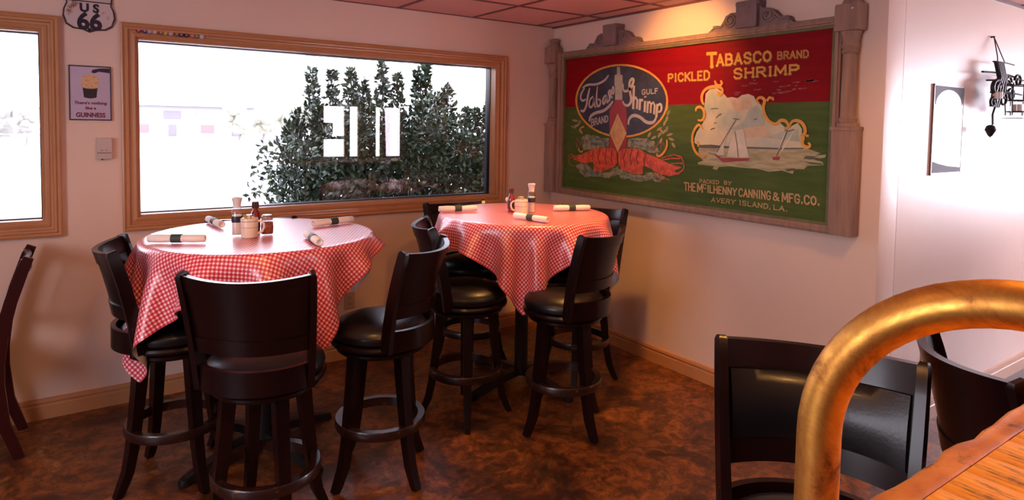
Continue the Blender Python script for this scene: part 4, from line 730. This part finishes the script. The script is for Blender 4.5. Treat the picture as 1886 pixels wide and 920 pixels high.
LEG = [(0.143, 0.605), (0.158, 0.45), (0.172, 0.33), (0.188, 0.20), (0.208, 0.10), (0.238, 0.03), (0.252, 0.0)]
def leg_mesh():
    B = Bag(); B.sweep([(r, 0, z) for r, z in LEG], [(-0.024, -0.024), (0.024, -0.024), (0.024, 0.024), (-0.024, 0.024)], up=(1, 0, 0), scales=[1.1, 1.02, 0.95, 0.88, 0.82, 0.72, 0.66]); bev(B, 0.005)
    for v in B.b.verts: v.co.z = max(0.0, v.co.z)
    return B.mesh('leg', M_dark)
def stool_first():
    t = bpy.data.objects.new('bar_stool', None); col.objects.link(t)
    sw = list(build_stool(None, 0)); 
    for n_, me, turn in sw: part(n_, me, t)
    lm = leg_mesh()
    for k in range(4): o = part('leg', lm, t); o.rotation_euler = (0, 0, math.pi/2*k)
    B = Bag(); n = 56; rows = []
    sec = [(0.172, 0.236), (0.203, 0.236), (0.206, 0.242), (0.206, 0.272), (0.202, 0.278), (0.176, 0.278), (0.172, 0.272)]
    B.sweep([(0.19*math.cos(2*math.pi*k/n), 0.19*math.sin(2*math.pi*k/n), 0.257) for k in range(n)], [(-0.016, -0.021), (0.014, -0.021), (0.017, -0.016), (0.017, 0.016), (0.014, 0.021), (-0.016, 0.021)], closed=True)
    part('foot_ring', B.mesh('foot_ring', M_footring), t)
    return t
M_footring = mat('worn_foot_ring_wood', (0.020, 0.006, 0.005), 0.32, noise=(26, (0.16, 0.07, 0.03), 0.60, 0.70), coat=0.3)
proto = stool_first(); first = True
def stool(x, y, dirdeg, legdeg, label, group='dark wood swivel bar stools'):
    global first
    t = proto if first else dup(proto); first = False
    t.location = (x, y, 0); t.rotation_euler = (0, 0, math.radians(dirdeg)); t['label'] = label; t['category'] = 'bar stool'; t['group'] = group
    k = 0
    for ch in t.children:
        b = ch.name.split('.')[0]
        if b == 'leg': ch.rotation_euler = (0, 0, math.radians(legdeg-dirdeg) + math.pi/2*k); k += 1
    return t
stool(-2.72, -1.66, -120, 5, 'dark bar stool seen square from behind, nearest in front of the front table')
stool(-2.962, -1.005, 172, 20, 'dark bar stool at the left end of the front table under the hanging cloth corner')
stool(-2.165, -1.49, -50, 16, 'dark bar stool pulled out to the right of the front table, seat fully visible')
stool(-2.56, -0.69, 75, 30, 'dark bar stool behind the front table by the window, back barely above the tabletop')
stool(-1.12, -0.56, 90, 60, 'dark bar stool behind the corner table with its back to the window frame')
stool(-1.515, -1.175, 157, 62, 'dark bar stool on the left side of the corner table with empty round seat showing')
stool(-1.14, -1.585, -69, 2, 'dark bar stool at the right front of the corner table, back toward the camera')
stool(-0.63, -1.11, 27, 45, 'dark bar stool behind the corner table against the sign wall')
stool(-2.02, -3.515, 32, 45, 'dark bar stool at the bar behind the brass rail, padded back facing the camera')
stool(-1.345, -3.755, 134, 20, 'dark curved-back bar stool at the far right beside the bar')

# dining chair at the left edge
dc = thing('dining_chair', 'dark cherry dining chair cut off by the left edge of the picture', 'chair', (-3.84, -0.27, 0), math.radians(0))
BK = [(0.30, 0.0), (0.243, 0.18), (0.222, 0.36), (0.222, 0.46), (0.240, 0.60), (0.280, 0.76), (0.332, 0.92), (0.352, 0.965)]
for s in (-1, 1):
    B = Bag(); B.sweep([(x-0.02, s*0.175, z) for x, z in BK], [(-0.014, -0.026), (0.014, -0.026), (0.014, 0.026), (-0.014, 0.026)], up=(1, 0, 0), scales=[0.8, 0.95, 1.1, 1.15, 1.1, 1.0, 0.95, 0.8]); bev(B, 0.004); part('back_leg', B.mesh('back_leg', M_cherry), dc)
    B = Bag(); B.sweep([(-0.21, s*0.18, 0.0), (-0.20, s*0.18, 0.25), (-0.20, s*0.18, 0.43)], [(-0.016, -0.016), (0.016, -0.016), (0.016, 0.016), (-0.016, 0.016)], up=(1, 0, 0), scales=[0.8, 1, 1.2]); bev(B, 0.003); part('front_leg', B.mesh('front_leg', M_cherry), dc)
    B = Bag(); B.box(-0.21, 0.19, s*0.18-0.011, s*0.18+0.011, 0.38, 0.435, bev=0.003); part('side_rail', B.mesh('side_rail', M_cherry), dc)
B = Bag(); B.box(-0.235, 0.19, -0.205, 0.205, 0.437, 0.488, bev=0.02); part('seat', B.mesh('seat', M_leather), dc)
for z0, z1, x_ in ((0.885, 0.955, 0.308), (0.58, 0.62, 0.216)):
    B = Bag(); B.sweep([(x_+0.02*(1-(y/0.17)**2), y, (z0+z1)/2) for y in (-0.17, -0.1, 0, 0.1, 0.17)], [(-0.010, -(z1-z0)/2), (0.010, -(z1-z0)/2), (0.010, (z1-z0)/2), (-0.010, (z1-z0)/2)]); bev(B, 0.003); part('crest_rail' if z0 > 0.8 else 'lower_back_rail', B.mesh('crest_rail', M_cherry), dc)
for y in (-0.09, -0.03, 0.03, 0.09):
    B = Bag(); B.sweep([(0.232, y, 0.61), (0.268, y, 0.76), (0.318, y, 0.90)], [(-0.012, -0.006), (0.012, -0.006), (0.012, 0.006), (-0.012, 0.006)], up=(1, 0, 0)); part('slat', B.mesh('slat', M_cherry), dc)

# ================================================================ TABLE SETTINGS
ZT = TZ + 0.006
def napkin(x, y, dx, dy, label, L=0.245):
    a = math.atan2(dy, dx); t = thing('napkin_roll', label, 'napkin roll', (x, y, ZT), a, 'rolled cutlery napkins')
    r = 0.0185; B = Bag(); n = 26; rows = []
    prof = [(-0.5, 0.80), (-0.49, 0.95), (-0.3, 1.05), (-0.08, 0.93), (0.0, 0.90), (0.08, 0.93), (0.3, 1.0), (0.49, 0.9), (0.5, 0.74)]
    # spiral cross-section: the outer layer ends in a visible flap
    for u, k in prof:
        q = []
        for i in range(n):
            th = 2*math.pi*i/n; rr = r*k*(1 + 0.10*(i/n)); q.append(B.b.verts.new((u*L, rr*math.cos(th), 0.0195+rr*math.sin(th)*0.92)))
        rows.append(q)
    for A, C_ in zip(rows, rows[1:]):
        for j in range(n): B.b.faces.new((A[j], C_[j], C_[(j+1) % n], A[(j+1) % n]))
    for Rw, u, sgn in ((rows[0], -0.5, 1), (rows[-1], 0.5, -1)):
        inn = [B.b.verts.new((u*L + sgn*0.012, v.co.y*0.5, 0.0195+(v.co.z-0.0195)*0.5)) for v in Rw]
        for j in range(n): B.b.faces.new((Rw[j], Rw[(j+1) % n], inn[(j+1) % n], inn[j]))
        B.b.faces.new(inn)
    part('napkin', B.mesh('napkin', M_linen, True, 50), t)
    B = Bag(); B.tube([(-0.022, 0, 0.0195), (0.022, 0, 0.0195)], r*1.06, 24); part('paper_band', B.mesh('paper_band', M_band, True, 50), t)
napkin(-2.955, -1.065, 0.214, -0.121, 'napkin roll lying crosswise at the left end of the front table')
napkin(-2.720, -0.62, -0.02, 0.22, 'napkin roll on the far side of the front table, left of the condiments')
napkin(-2.185, -0.90, 0.27, 0.07, 'napkin roll at the right end of the front table near the window')
napkin(-2.435, -1.345, -0.02, -0.24, 'napkin roll near the right front edge of the front table, pointing at the camera')
napkin(-1.335, -0.755, 0.237, -0.067, 'napkin roll at the left end of the corner table')
napkin(-0.825, -0.60, -0.09, -0.20, 'napkin roll behind the condiments on the corner table')
napkin(-0.665, -1.065, 0.211, -0.08, 'napkin roll at the right end of the corner table')
napkin(-1.165, -1.295, 0.058, -0.225, 'napkin roll at the front middle of the corner table')
M_line = mat('thin_brown_line', (0.30, 0.16, 0.10), 0.4)
def mug(x, y, rz, label):
    t = thing('ceramic_mug', label, 'mug', (x, y, ZT), rz, 'mugs holding packets')
    B = Bag(); B.lathe([(0, 0.0), (0.034, 0.0), (0.0375, 0.004), (0.0385, 0.05), (0.0395, 0.088), (0.0380, 0.091), (0.0360, 0.088), (0.0350, 0.05), (0.034, 0.010), (0, 0.008)], 36); b = part('body', B.mesh('body', M_white), t)
    B = Bag(); B.lathe([(0.0399, 0.076), (0.0401, 0.0775), (0.0399, 0.079)], 36); B.lathe([(0.0388, 0.048), (0.0390, 0.049), (0.0388, 0.050)], 36); part('glaze_line', B.mesh('glaze_line', M_line), b)
    B = Bag(); B.tube([(0.037, 0, 0.076), (0.052, 0, 0.078), (0.064, 0, 0.066), (0.066, 0, 0.048), (0.058, 0, 0.028), (0.037, 0, 0.018)], 0.0058, 10, up=(0, 1, 0)); part('handle', B.mesh('handle', M_white), t)
    return t
M_pack = mat('white_packet_paper', (0.80, 0.74, 0.70), 0.6); M_ypack = mat('yellow_packet_paper', (0.75, 0.45, 0.08), 0.6); M_foil = mat('creamer_foil', (0.70, 0.68, 0.66), 0.3, metal=0.4)
def packets(x, y, where, seed):
    r = random.Random(seed)
    for k in range(6):
        a = k*1.05; rr = 0.019 if k < 5 else 0
        t = thing('creamer_cup', 'small white creamer cup heaped in the mug on the %s table' % where, 'creamer', (x+rr*math.cos(a), y+rr*math.sin(a), ZT+0.070+0.004*(k % 2)+(0.014 if k == 5 else 0)), r.uniform(0, 6), 'creamers in the %s mug' % where)
        B = Bag(); B.lathe([(0, 0), (0.0085, 0), (0.0115, 0.016), (0.0145, 0.0165), (0.0145, 0.018), (0, 0.018)], 14); part('cup', B.mesh('cup', M_white), t)
        B = Bag(); B.lathe([(0, 0.0182), (0.0142, 0.0182), (0.0142, 0.019), (0, 0.019)], 14); part('foil_lid', B.mesh('foil_lid', M_foil), t)
    for k in range(2):
        t = thing('sweetener_packet', 'yellow sweetener packet upright in the %s mug, %s of the two' % (where, 'left' if k == 0 else 'right'), 'sugar packet', (x-0.012+0.018*k, y+0.010-0.012*k, ZT+0.055), 0.5+k*0.6, 'sweetener packets in the %s mug' % where)
        B = Bag(); B.box(-0.014, 0.014, -0.0015, 0.0015, 0.0, 0.048, bev=0.001); B.box(-0.014, 0.014, -0.0006, 0.0006, 0.048, 0.052); me = B.mesh('packet', M_ypack, False); part('packet', me, t)
def sauce(x, y, label):
    t = thing('hot_sauce_bottle', label, 'sauce bottle', (x, y, ZT), 0, 'hot sauce bottles')
    B = Bag(); B.lathe([(0, 0), (0.020, 0), (0.022, 0.004), (0.022, 0.085), (0.018, 0.100), (0.011, 0.112), (0.010, 0.125), (0, 0.125)], 24); part('bottle', B.mesh('bottle', mat('hot_sauce', (0.22, 0.012, 0.010), 0.15, coat=1.0)), t)
    B = Bag(); B.lathe([(0.0226, 0.022), (0.0228, 0.023), (0.0228, 0.074), (0.0226, 0.075)], 24); part('label_wrap', B.mesh('label_wrap', mat('dark_label', (0.06, 0.01, 0.012), 0.4)), t)
    B = Bag(); B.lathe([(0, 0.122), (0.0165, 0.122), (0.0165, 0.146), (0.0160, 0.150), (0, 0.150)], 20); part('cap', B.mesh('cap', mat('dark_red_cap', (0.05, 0.004, 0.006), 0.35)), t)
    B = Bag(); B.lathe([(0, 0.150), (0.0158, 0.150), (0.0150, 0.1535), (0, 0.1545)], 20); part('cap_top', B.mesh('cap_top', mat('red_cap_top', (0.30, 0.01, 0.02), 0.35)), t); return t
def grinder(x, y, label):
    t = thing('salt_grinder', label, 'salt grinder', (x, y, ZT), 0, 'clear salt grinders')
    B = Bag(); B.lathe([(0, 0), (0.0235, 0), (0.025, 0.004), (0.025, 0.118), (0.021, 0.130), (0.017, 0.134), (0.0155, 0.134), (0.0228, 0.116), (0.0228, 0.006), (0, 0.005)], 28); part('bottle', B.mesh('bottle', M_clear), t)
    B = Bag(); B.lathe([(0, 0.006), (0.0222, 0.006), (0.0222, 0.100), (0, 0.103)], 24); part('salt', B.mesh('salt', mat('salt', (0.82, 0.74, 0.72), 0.8)), t)
    B = Bag(); B.lathe([(0.0252, 0.066), (0.0255, 0.067), (0.0255, 0.094), (0.0252, 0.095)], 24); part('label_wrap', B.mesh('label_wrap', mat('navy_label', (0.02, 0.02, 0.045), 0.4)), t)
    B = Bag(); B.lathe([(0, 0.134), (0.018, 0.134), (0.0175, 0.146), (0.020, 0.162), (0.0245, 0.178), (0.0235, 0.182), (0.020, 0.180), (0, 0.168)], 16); part('grinder_cap', B.mesh('grinder_cap', mat('frosted_plastic', (0.72, 0.68, 0.72), 0.25, spec=0.8), True, 20), t); return t
def flakes(x, y, label):
    t = thing('pepper_flake_shaker', label, 'shaker', (x, y, ZT), 0)
    B = Bag(); B.lathe([(0, 0), (0.026, 0), (0.029, 0.008), (0.031, 0.040), (0.028, 0.062), (0.024, 0.072), (0.0, 0.072)], 28); part('jar', B.mesh('jar', M_clear), t)
    B = Bag(); B.lathe([(0, 0.006), (0.0265, 0.006), (0.0285, 0.040), (0.0255, 0.062), (0, 0.062)], 28); part('pepper_flakes', B.mesh('pepper_flakes', mat('chilli_flakes', (0.22, 0.02, 0.012), 0.8, noise=(320, (0.55, 0.28, 0.14), 0.5, 0.6)), True, 60), t)
    B = Bag(); B.lathe([(0, 0.072), (0.0255, 0.072), (0.0265, 0.075), (0.0260, 0.090), (0.020, 0.097), (0, 0.099)], 28); part('lid', B.mesh('lid', M_chrome), t); return t
mug(-2.650, -1.075, math.radians(-25), 'white mug of creamers on the front table, handle to the right'); packets(-2.650, -1.075, 'front', 1)
grinder(-2.690, -1.005, 'clear salt grinder with navy label behind the mug on the front table'); sauce(-2.595, -0.955, 'red-capped hot sauce bottle behind the mug on the front table'); flakes(-2.562, -1.045, 'chrome-lidded glass shaker of red pepper flakes on the front table')
mug(-1.045, -1.035, math.radians(150), 'white mug of creamers on the corner table, handle to the left'); packets(-1.045, -1.035, 'corner', 2)
grinder(-0.953, -1.012, 'clear salt grinder with navy label right of the mug on the corner table'); sauce(-1.055, -0.935, 'red-capped hot sauce bottle behind the mug on the corner table')

# ================================================================ BAR WITH BRASS RAIL
bar = thing('bar_counter', 'varnished plank-topped bar counter at the lower right with a worn rounded edge', 'bar counter', (-2.757, -3.853, 0.03))
X0, X1, Y0, Y1 = 0.0, 4.2, -0.90, 0.0
rb = random.Random(7)
n_pl = int((X1-X0)/0.0894)
for k in range(n_pl):
    x = 0.03 + k*0.0894
    if x > X1-0.09: break
    B = Bag(); B.box(-0.0462, 0.0462, Y0+0.04, -0.0015, 1.036, 1.070+rb.uniform(-0.0006, 0.0006), bev=0.0015)
    o = part('plank', B.mesh('plank', M_plank), bar); o.location = (x+0.0285, 0, 0)
B = Bag(); n = 90; rows = []
for i in range(n+1):
    x = X0 + (X1-X0)*i/n; wv = 0.0035*math.sin(x*23)+0.0025*math.sin(x*51+1)+0.0018*math.sin(x*97); q = []
    for y, z in ((0.0, 1.034), (0.034, 1.034), (0.044, 1.040), (0.0475, 1.052), (0.044, 1.064), (0.034, 1.0705), (0.018, 1.0725), (0.003, 1.0715), (0.0, 1.069)):
        q.append(B.b.verts.new((x, y + (wv if y > 0.02 else 0), z+(0.0006*math.sin(x*61) if z > 1.06 else 0))))
    rows.append(q)
for A, C_ in zip(rows, rows[1:]):
    for j in range(9): B.b.faces.new((A[j], C_[j], C_[(j+1) % 9], A[(j+1) % 9]))
B.b.faces.new(rows[0]); B.b.faces.new(rows[-1][::-1])
part('edge_moulding', B.mesh('edge_moulding', M_nose, True, 50), bar)
B = Bag(); B.box(X0, X1, Y0+0.01, 0.0, 1.000, 1.035, bev=0.003); part('substrate', B.mesh('substrate', M_dark), bar)
B = Bag(); B.box(X0+0.05, X1, Y0+0.25, -0.34, 0.07, 1.0); part('front_panel', B.mesh('front_panel', M_dark, False), bar)
B = Bag(); B.box(X0+0.08, X1, Y0+0.28, -0.38, -0.03, 0.07); part('toe_kick', B.mesh('toe_kick', M_black, False), bar)
# rail
br = thing('brass_service_rail', 'tarnished brass arched rail rising from the bar top', 'rail', (-2.598, -3.834, 1.103), 0)
az = -1.388; RR = 0.200; zt = 0.153; pts = [(0, 0, 0.0), (0, 0, 0.05), (0, 0, 0.10), (0, 0, zt)]
for k in range(1, 33):
    a = math.pi*k/32; h = RR*(1-math.cos(a)); pts.append((h*math.cos(az), h*math.sin(az), zt+RR*math.sin(a)))
ex, ey = 2*RR*math.cos(az), 2*RR*math.sin(az); pts += [(ex, ey, 0.10), (ex, ey, 0.05), (ex, ey, 0.0)]
B = Bag(); B.tube(pts, 0.0254, 32, up=(math.sin(az), -math.cos(az), 0)); part('tube', B.mesh('tube', M_brass, True, 60), br)
for x, y in ((0, 0), (ex, ey)):
    B = Bag(); B.lathe([(0.0254, 0.014), (0.034, 0.011), (0.046, 0.006), (0.048, 0.0015), (0, 0.0015)], 32, (x, y, 0)); part('flange', B.mesh('flange', M_brass), br)

# ================================================================ OUTDOORS
M_pave = mat('pale_concrete', (0.62, 0.60, 0.58), 0.8, noise=(0.3, (0.52, 0.50, 0.48), 0.4, 0.7))
B = Bag(); B.box(-90, 90, 0.16, 120, -0.20, -0.02); struct('ground', B.mesh('ground', M_pave, False))
B = Bag(); B.box(-7.5, 6.5, 0.16, 0.55, 2.52, 2.66); struct('added_shade_eave', B.mesh('added_shade_eave', mat('shade_eave_board', (0.4, 0.36, 0.33), 0.7), False))  # unseen overhang added to keep sky light off the shrubs
B = Bag(); B.box(-3.1, 1.4, 0.62, 2.0, -0.02, 0.03); struct('planting_bed', B.mesh('planting_bed', mat('dark_soil', (0.03, 0.018, 0.012), 0.9, bump=(20, 0.5)), False))
def leaf_mat(name, c, c2, rough=0.35):
    M = mat(name, c, rough, noise=(2.5, c2, 0.35, 0.7), spec=0.6); return M
M_leaf = leaf_mat('dark_glossy_leaf', (0.009, 0.024, 0.010), (0.022, 0.048, 0.019)); M_leaf2 = leaf_mat('fresh_leaf', (0.022, 0.052, 0.016), (0.045, 0.08, 0.03)); M_bark = mat('shrub_bark', (0.05, 0.03, 0.02), 0.8)
def shrub(x, y, h, rad, nleaf, seed, label, spires=3):
    r = np.random.RandomState(seed); t = thing('evergreen_shrub', label, 'shrub', (x, y, 0), 0, 'shrubs outside the big window')
    B = Bag(); stems = []
    for k in range(spires+4):
        a = 2*math.pi*k/(spires+4)+r.rand(); tall = k < spires; hh = h*(1.0-0.09*k*r.rand()) if tall else h*(0.72+0.12*r.rand()); rr = rad*(0.25+0.45*r.rand()) if tall else rad*(0.7+0.3*r.rand())
        P = [(0.03*math.cos(a), 0.03*math.sin(a), 0.02), (rr*0.6*math.cos(a), rr*0.6*math.sin(a), hh*0.35), (rr*0.95*math.cos(a), rr*0.95*math.sin(a), hh*0.7), (rr*math.cos(a+0.1), rr*math.sin(a+0.1), hh)]
        B.tube(P, 0.016, 6, scales=[1, 0.8, 0.5, 0.2]); stems.append(P)
    part('stems', B.mesh('stems', M_bark), t)
    # leaf clusters follow side twigs around every stem, thinning into a spire at the tip
    n = nleaf; si = r.randint(0, len(stems), n); u = r.rand(n)**0.85
    P = np.array(stems)[si]; spire = si < spires; keep = ~spire | (r.rand(n) < 0.75); seg = np.minimum((u*3).astype(int), 2); f = (u*3-seg)[:, None]
    c = P[np.arange(n), seg]*(1-f)+P[np.arange(n), seg+1]*f
    env = rad*np.interp(u, [0, 0.3, 0.62, 0.85, 1.0], [1.0, 1.0, 1.0, 0.9, 0.55])*np.where(spire, np.interp(u, [0, 0.5, 0.75, 1], [1, 0.8, 0.30, 0.10]), 1.0)
    d = r.randn(n, 3); d /= np.linalg.norm(d, axis=1)[:, None]; q = (r.rand(n)**0.45)[:, None]
    c = c + d*q*env[:, None]*np.array([1, 1, 0.55]); c[:, 2] = np.clip(c[:, 2], 0.05, None)
    L = 0.042+0.030*r.rand(n); ax = d + r.randn(n, 3)*0.7 + np.array([0, 0, 0.5]); ax /= np.linalg.norm(ax, axis=1)[:, None]
    s = np.cross(ax, r.randn(n, 3)); s /= np.linalg.norm(s, axis=1)[:, None]; nn = np.cross(ax, s)
    W = L*0.50
    V = np.empty((n, 4, 3)); V[:, 0] = c; V[:, 1] = c+ax*(L*0.5)[:, None]+s*(W*0.55)[:, None]+nn*(L*0.10)[:, None]; V[:, 2] = c+ax*L[:, None]; V[:, 3] = c+ax*(L*0.5)[:, None]-s*(W*0.55)[:, None]+nn*(L*0.10)[:, None]
    me = bpy.data.meshes.new('foliage'); base = np.arange(n)*4
    F = np.concatenate([np.stack([base, base+1, base+2], 1), np.stack([base, base+2, base+3], 1)])
    me.from_pydata(V.reshape(-1, 3).tolist(), [], F.tolist()); me.materials.append(M_leaf); me.materials.append(M_leaf2)
    mi = (r.rand(n) < 0.22).astype(np.int32); me.polygons.foreach_set('material_index', np.concatenate([mi, mi]))
    o = part('foliage', me, t, kind='stuff')
SHR = [(-1.72, 1.15, 1.78, 0.30, 5200, 'leftmost loose shrub outside the big window, shortest and lightest'),
       (-1.40, 1.20, 2.08, 0.33, 6500, 'tall spired shrub outside, second from the left'),
       (-1.05, 1.25, 2.20, 0.34, 7000, 'tall spired shrub outside in the middle of the hedge'),
       (-0.68, 1.20, 2.20, 0.34, 7000, 'tall spired shrub outside right of the hedge middle'),
       (-0.32, 1.25, 2.00, 0.34, 6500, 'dense dark shrub outside, second from the right in the hedge'),
       (0.06, 1.30, 1.84, 0.36, 6500, 'rightmost dark shrub outside, partly behind the window frame'),
       (0.45, 1.35, 1.80, 0.36, 4000, 'shrub outside hidden mostly behind the right window jamb')]
for k, (x, y, h, rad, nl, lab) in enumerate(SHR): shrub(x, y, h, rad, nl, 11+k, lab)
# distant building
M_bw = mat('distant_stucco', (0.33, 0.31, 0.31), 0.8); M_bwin = mat('distant_window', (0.20, 0.17, 0.21), 0.5); M_roof = mat('distant_roof', (0.34, 0.33, 0.33), 0.7); M_pink = mat('distant_red_door', (0.27, 0.16, 0.16), 0.6)
bd = thing('distant_building', 'low pale building with rows of windows far across the parking lot', 'building', (8, 62, -0.02))
B = Bag(); B.box(-7, 4, 0, 8, 0, 2.9); part('wall', B.mesh('wall', M_bw, False), bd)
B = Bag(); B.box(-7.4, 4.4, -0.5, 8.4, 2.9, 3.2); part('roof', B.mesh('roof', M_roof, False), bd)
for k in range(4):
    B = Bag(); B.box(-6.6+k*2.7, -6.6+k*2.7+(1.4 if k % 3 else 0.9), -0.06, 0.02, 1.75, 2.45); part('window', B.mesh('window', M_bwin if k % 2 else M_bw, False), bd)
    B = Bag(); B.box(-6.2+k*2.7, -6.2+k*2.7+(0.6 if k % 2 else 1.1), -0.06, 0.02, 0.2 if k % 2 else 0.5, 1.2); part('door', B.mesh('door', M_pink if k % 2 == 0 else M_bwin, False), bd)
M_far = leaf_mat('distant_foliage', (0.29, 0.29, 0.21), (0.31, 0.28, 0.22), 0.6); M_far2 = leaf_mat('distant_foliage_brown', (0.25, 0.22, 0.20), (0.25, 0.25, 0.20), 0.6)
def far_tree(x, y, h, w_, label, mt, seed):
    r = random.Random(seed); t = thing('distant_tree', label, 'tree', (x, y, -0.02), 0, 'trees across the parking lot')
    B = Bag(); B.tube([(0, 0, 0), (0.05, 0, h*0.3), (0, 0.05, h*0.6)], w_*0.05, 7, scales=[1.2, 0.9, 0.6]); part('trunk', B.mesh('trunk', M_far2), t)
    B = Bag()
    for k in range(16):
        a = r.uniform(0, 6.28); rr = w_*0.35*r.random(); s_ = w_*r.uniform(0.15, 0.27); q = bmesh.ops.create_icosphere(B.b, subdivisions=2, radius=s_)['verts']
        c = Vector((rr*math.cos(a), rr*math.sin(a), h*r.uniform(0.4, 0.85)))
        for v in q: v.co = v.co*(1+r.uniform(-0.18, 0.18)) + c
    part('crown', B.mesh('crown', mt, False), t)
TR = [(7.2, 46, 2.9, 2.4), (9.6, 49, 2.6, 2.4), (12.2, 52, 2.9, 2.8), (15.6, 54, 3.2, 3.2), (-5.0, 38, 2.3, 1.2), (-3.8, 41, 2.0, 1.2), (-6.3, 40, 2.5, 2.0)]
for k, (x, y, h, w_) in enumerate(TR):
    far_tree(x, y, h, w_, ['small faint yellow-green tree left of the shrubs across the lot', 'second faint tree beyond the lot, beside the shrubs', 'faint tree mostly hidden behind the shrubs', 'faint far tree hidden deep behind the shrubs', 'faint brownish bush far across the lot in the left window', 'faint bush near the right edge of the left window', 'faint rounded bush at the left edge of the left window'][k], M_far if k < 4 else M_far2, k)
lp = thing('distant_post', 'thin pale post standing across the lot in the left window', 'post', (-5.06, 30, -0.02)); B = Bag(); B.tube([(0, 0, 0), (0, 0, 2.3)], 0.05, 8); part('shaft', B.mesh('shaft', M_bw), lp); B = Bag(); B.box(-3.0, 3.0, -0.03, 0.03, 2.0, 2.08); B.box(-3.0, 3.0, -0.03, 0.03, 0.9, 0.96); part('crossrail', B.mesh('crossrail', M_bw, False), lp)
bpy.context.view_layer.update()
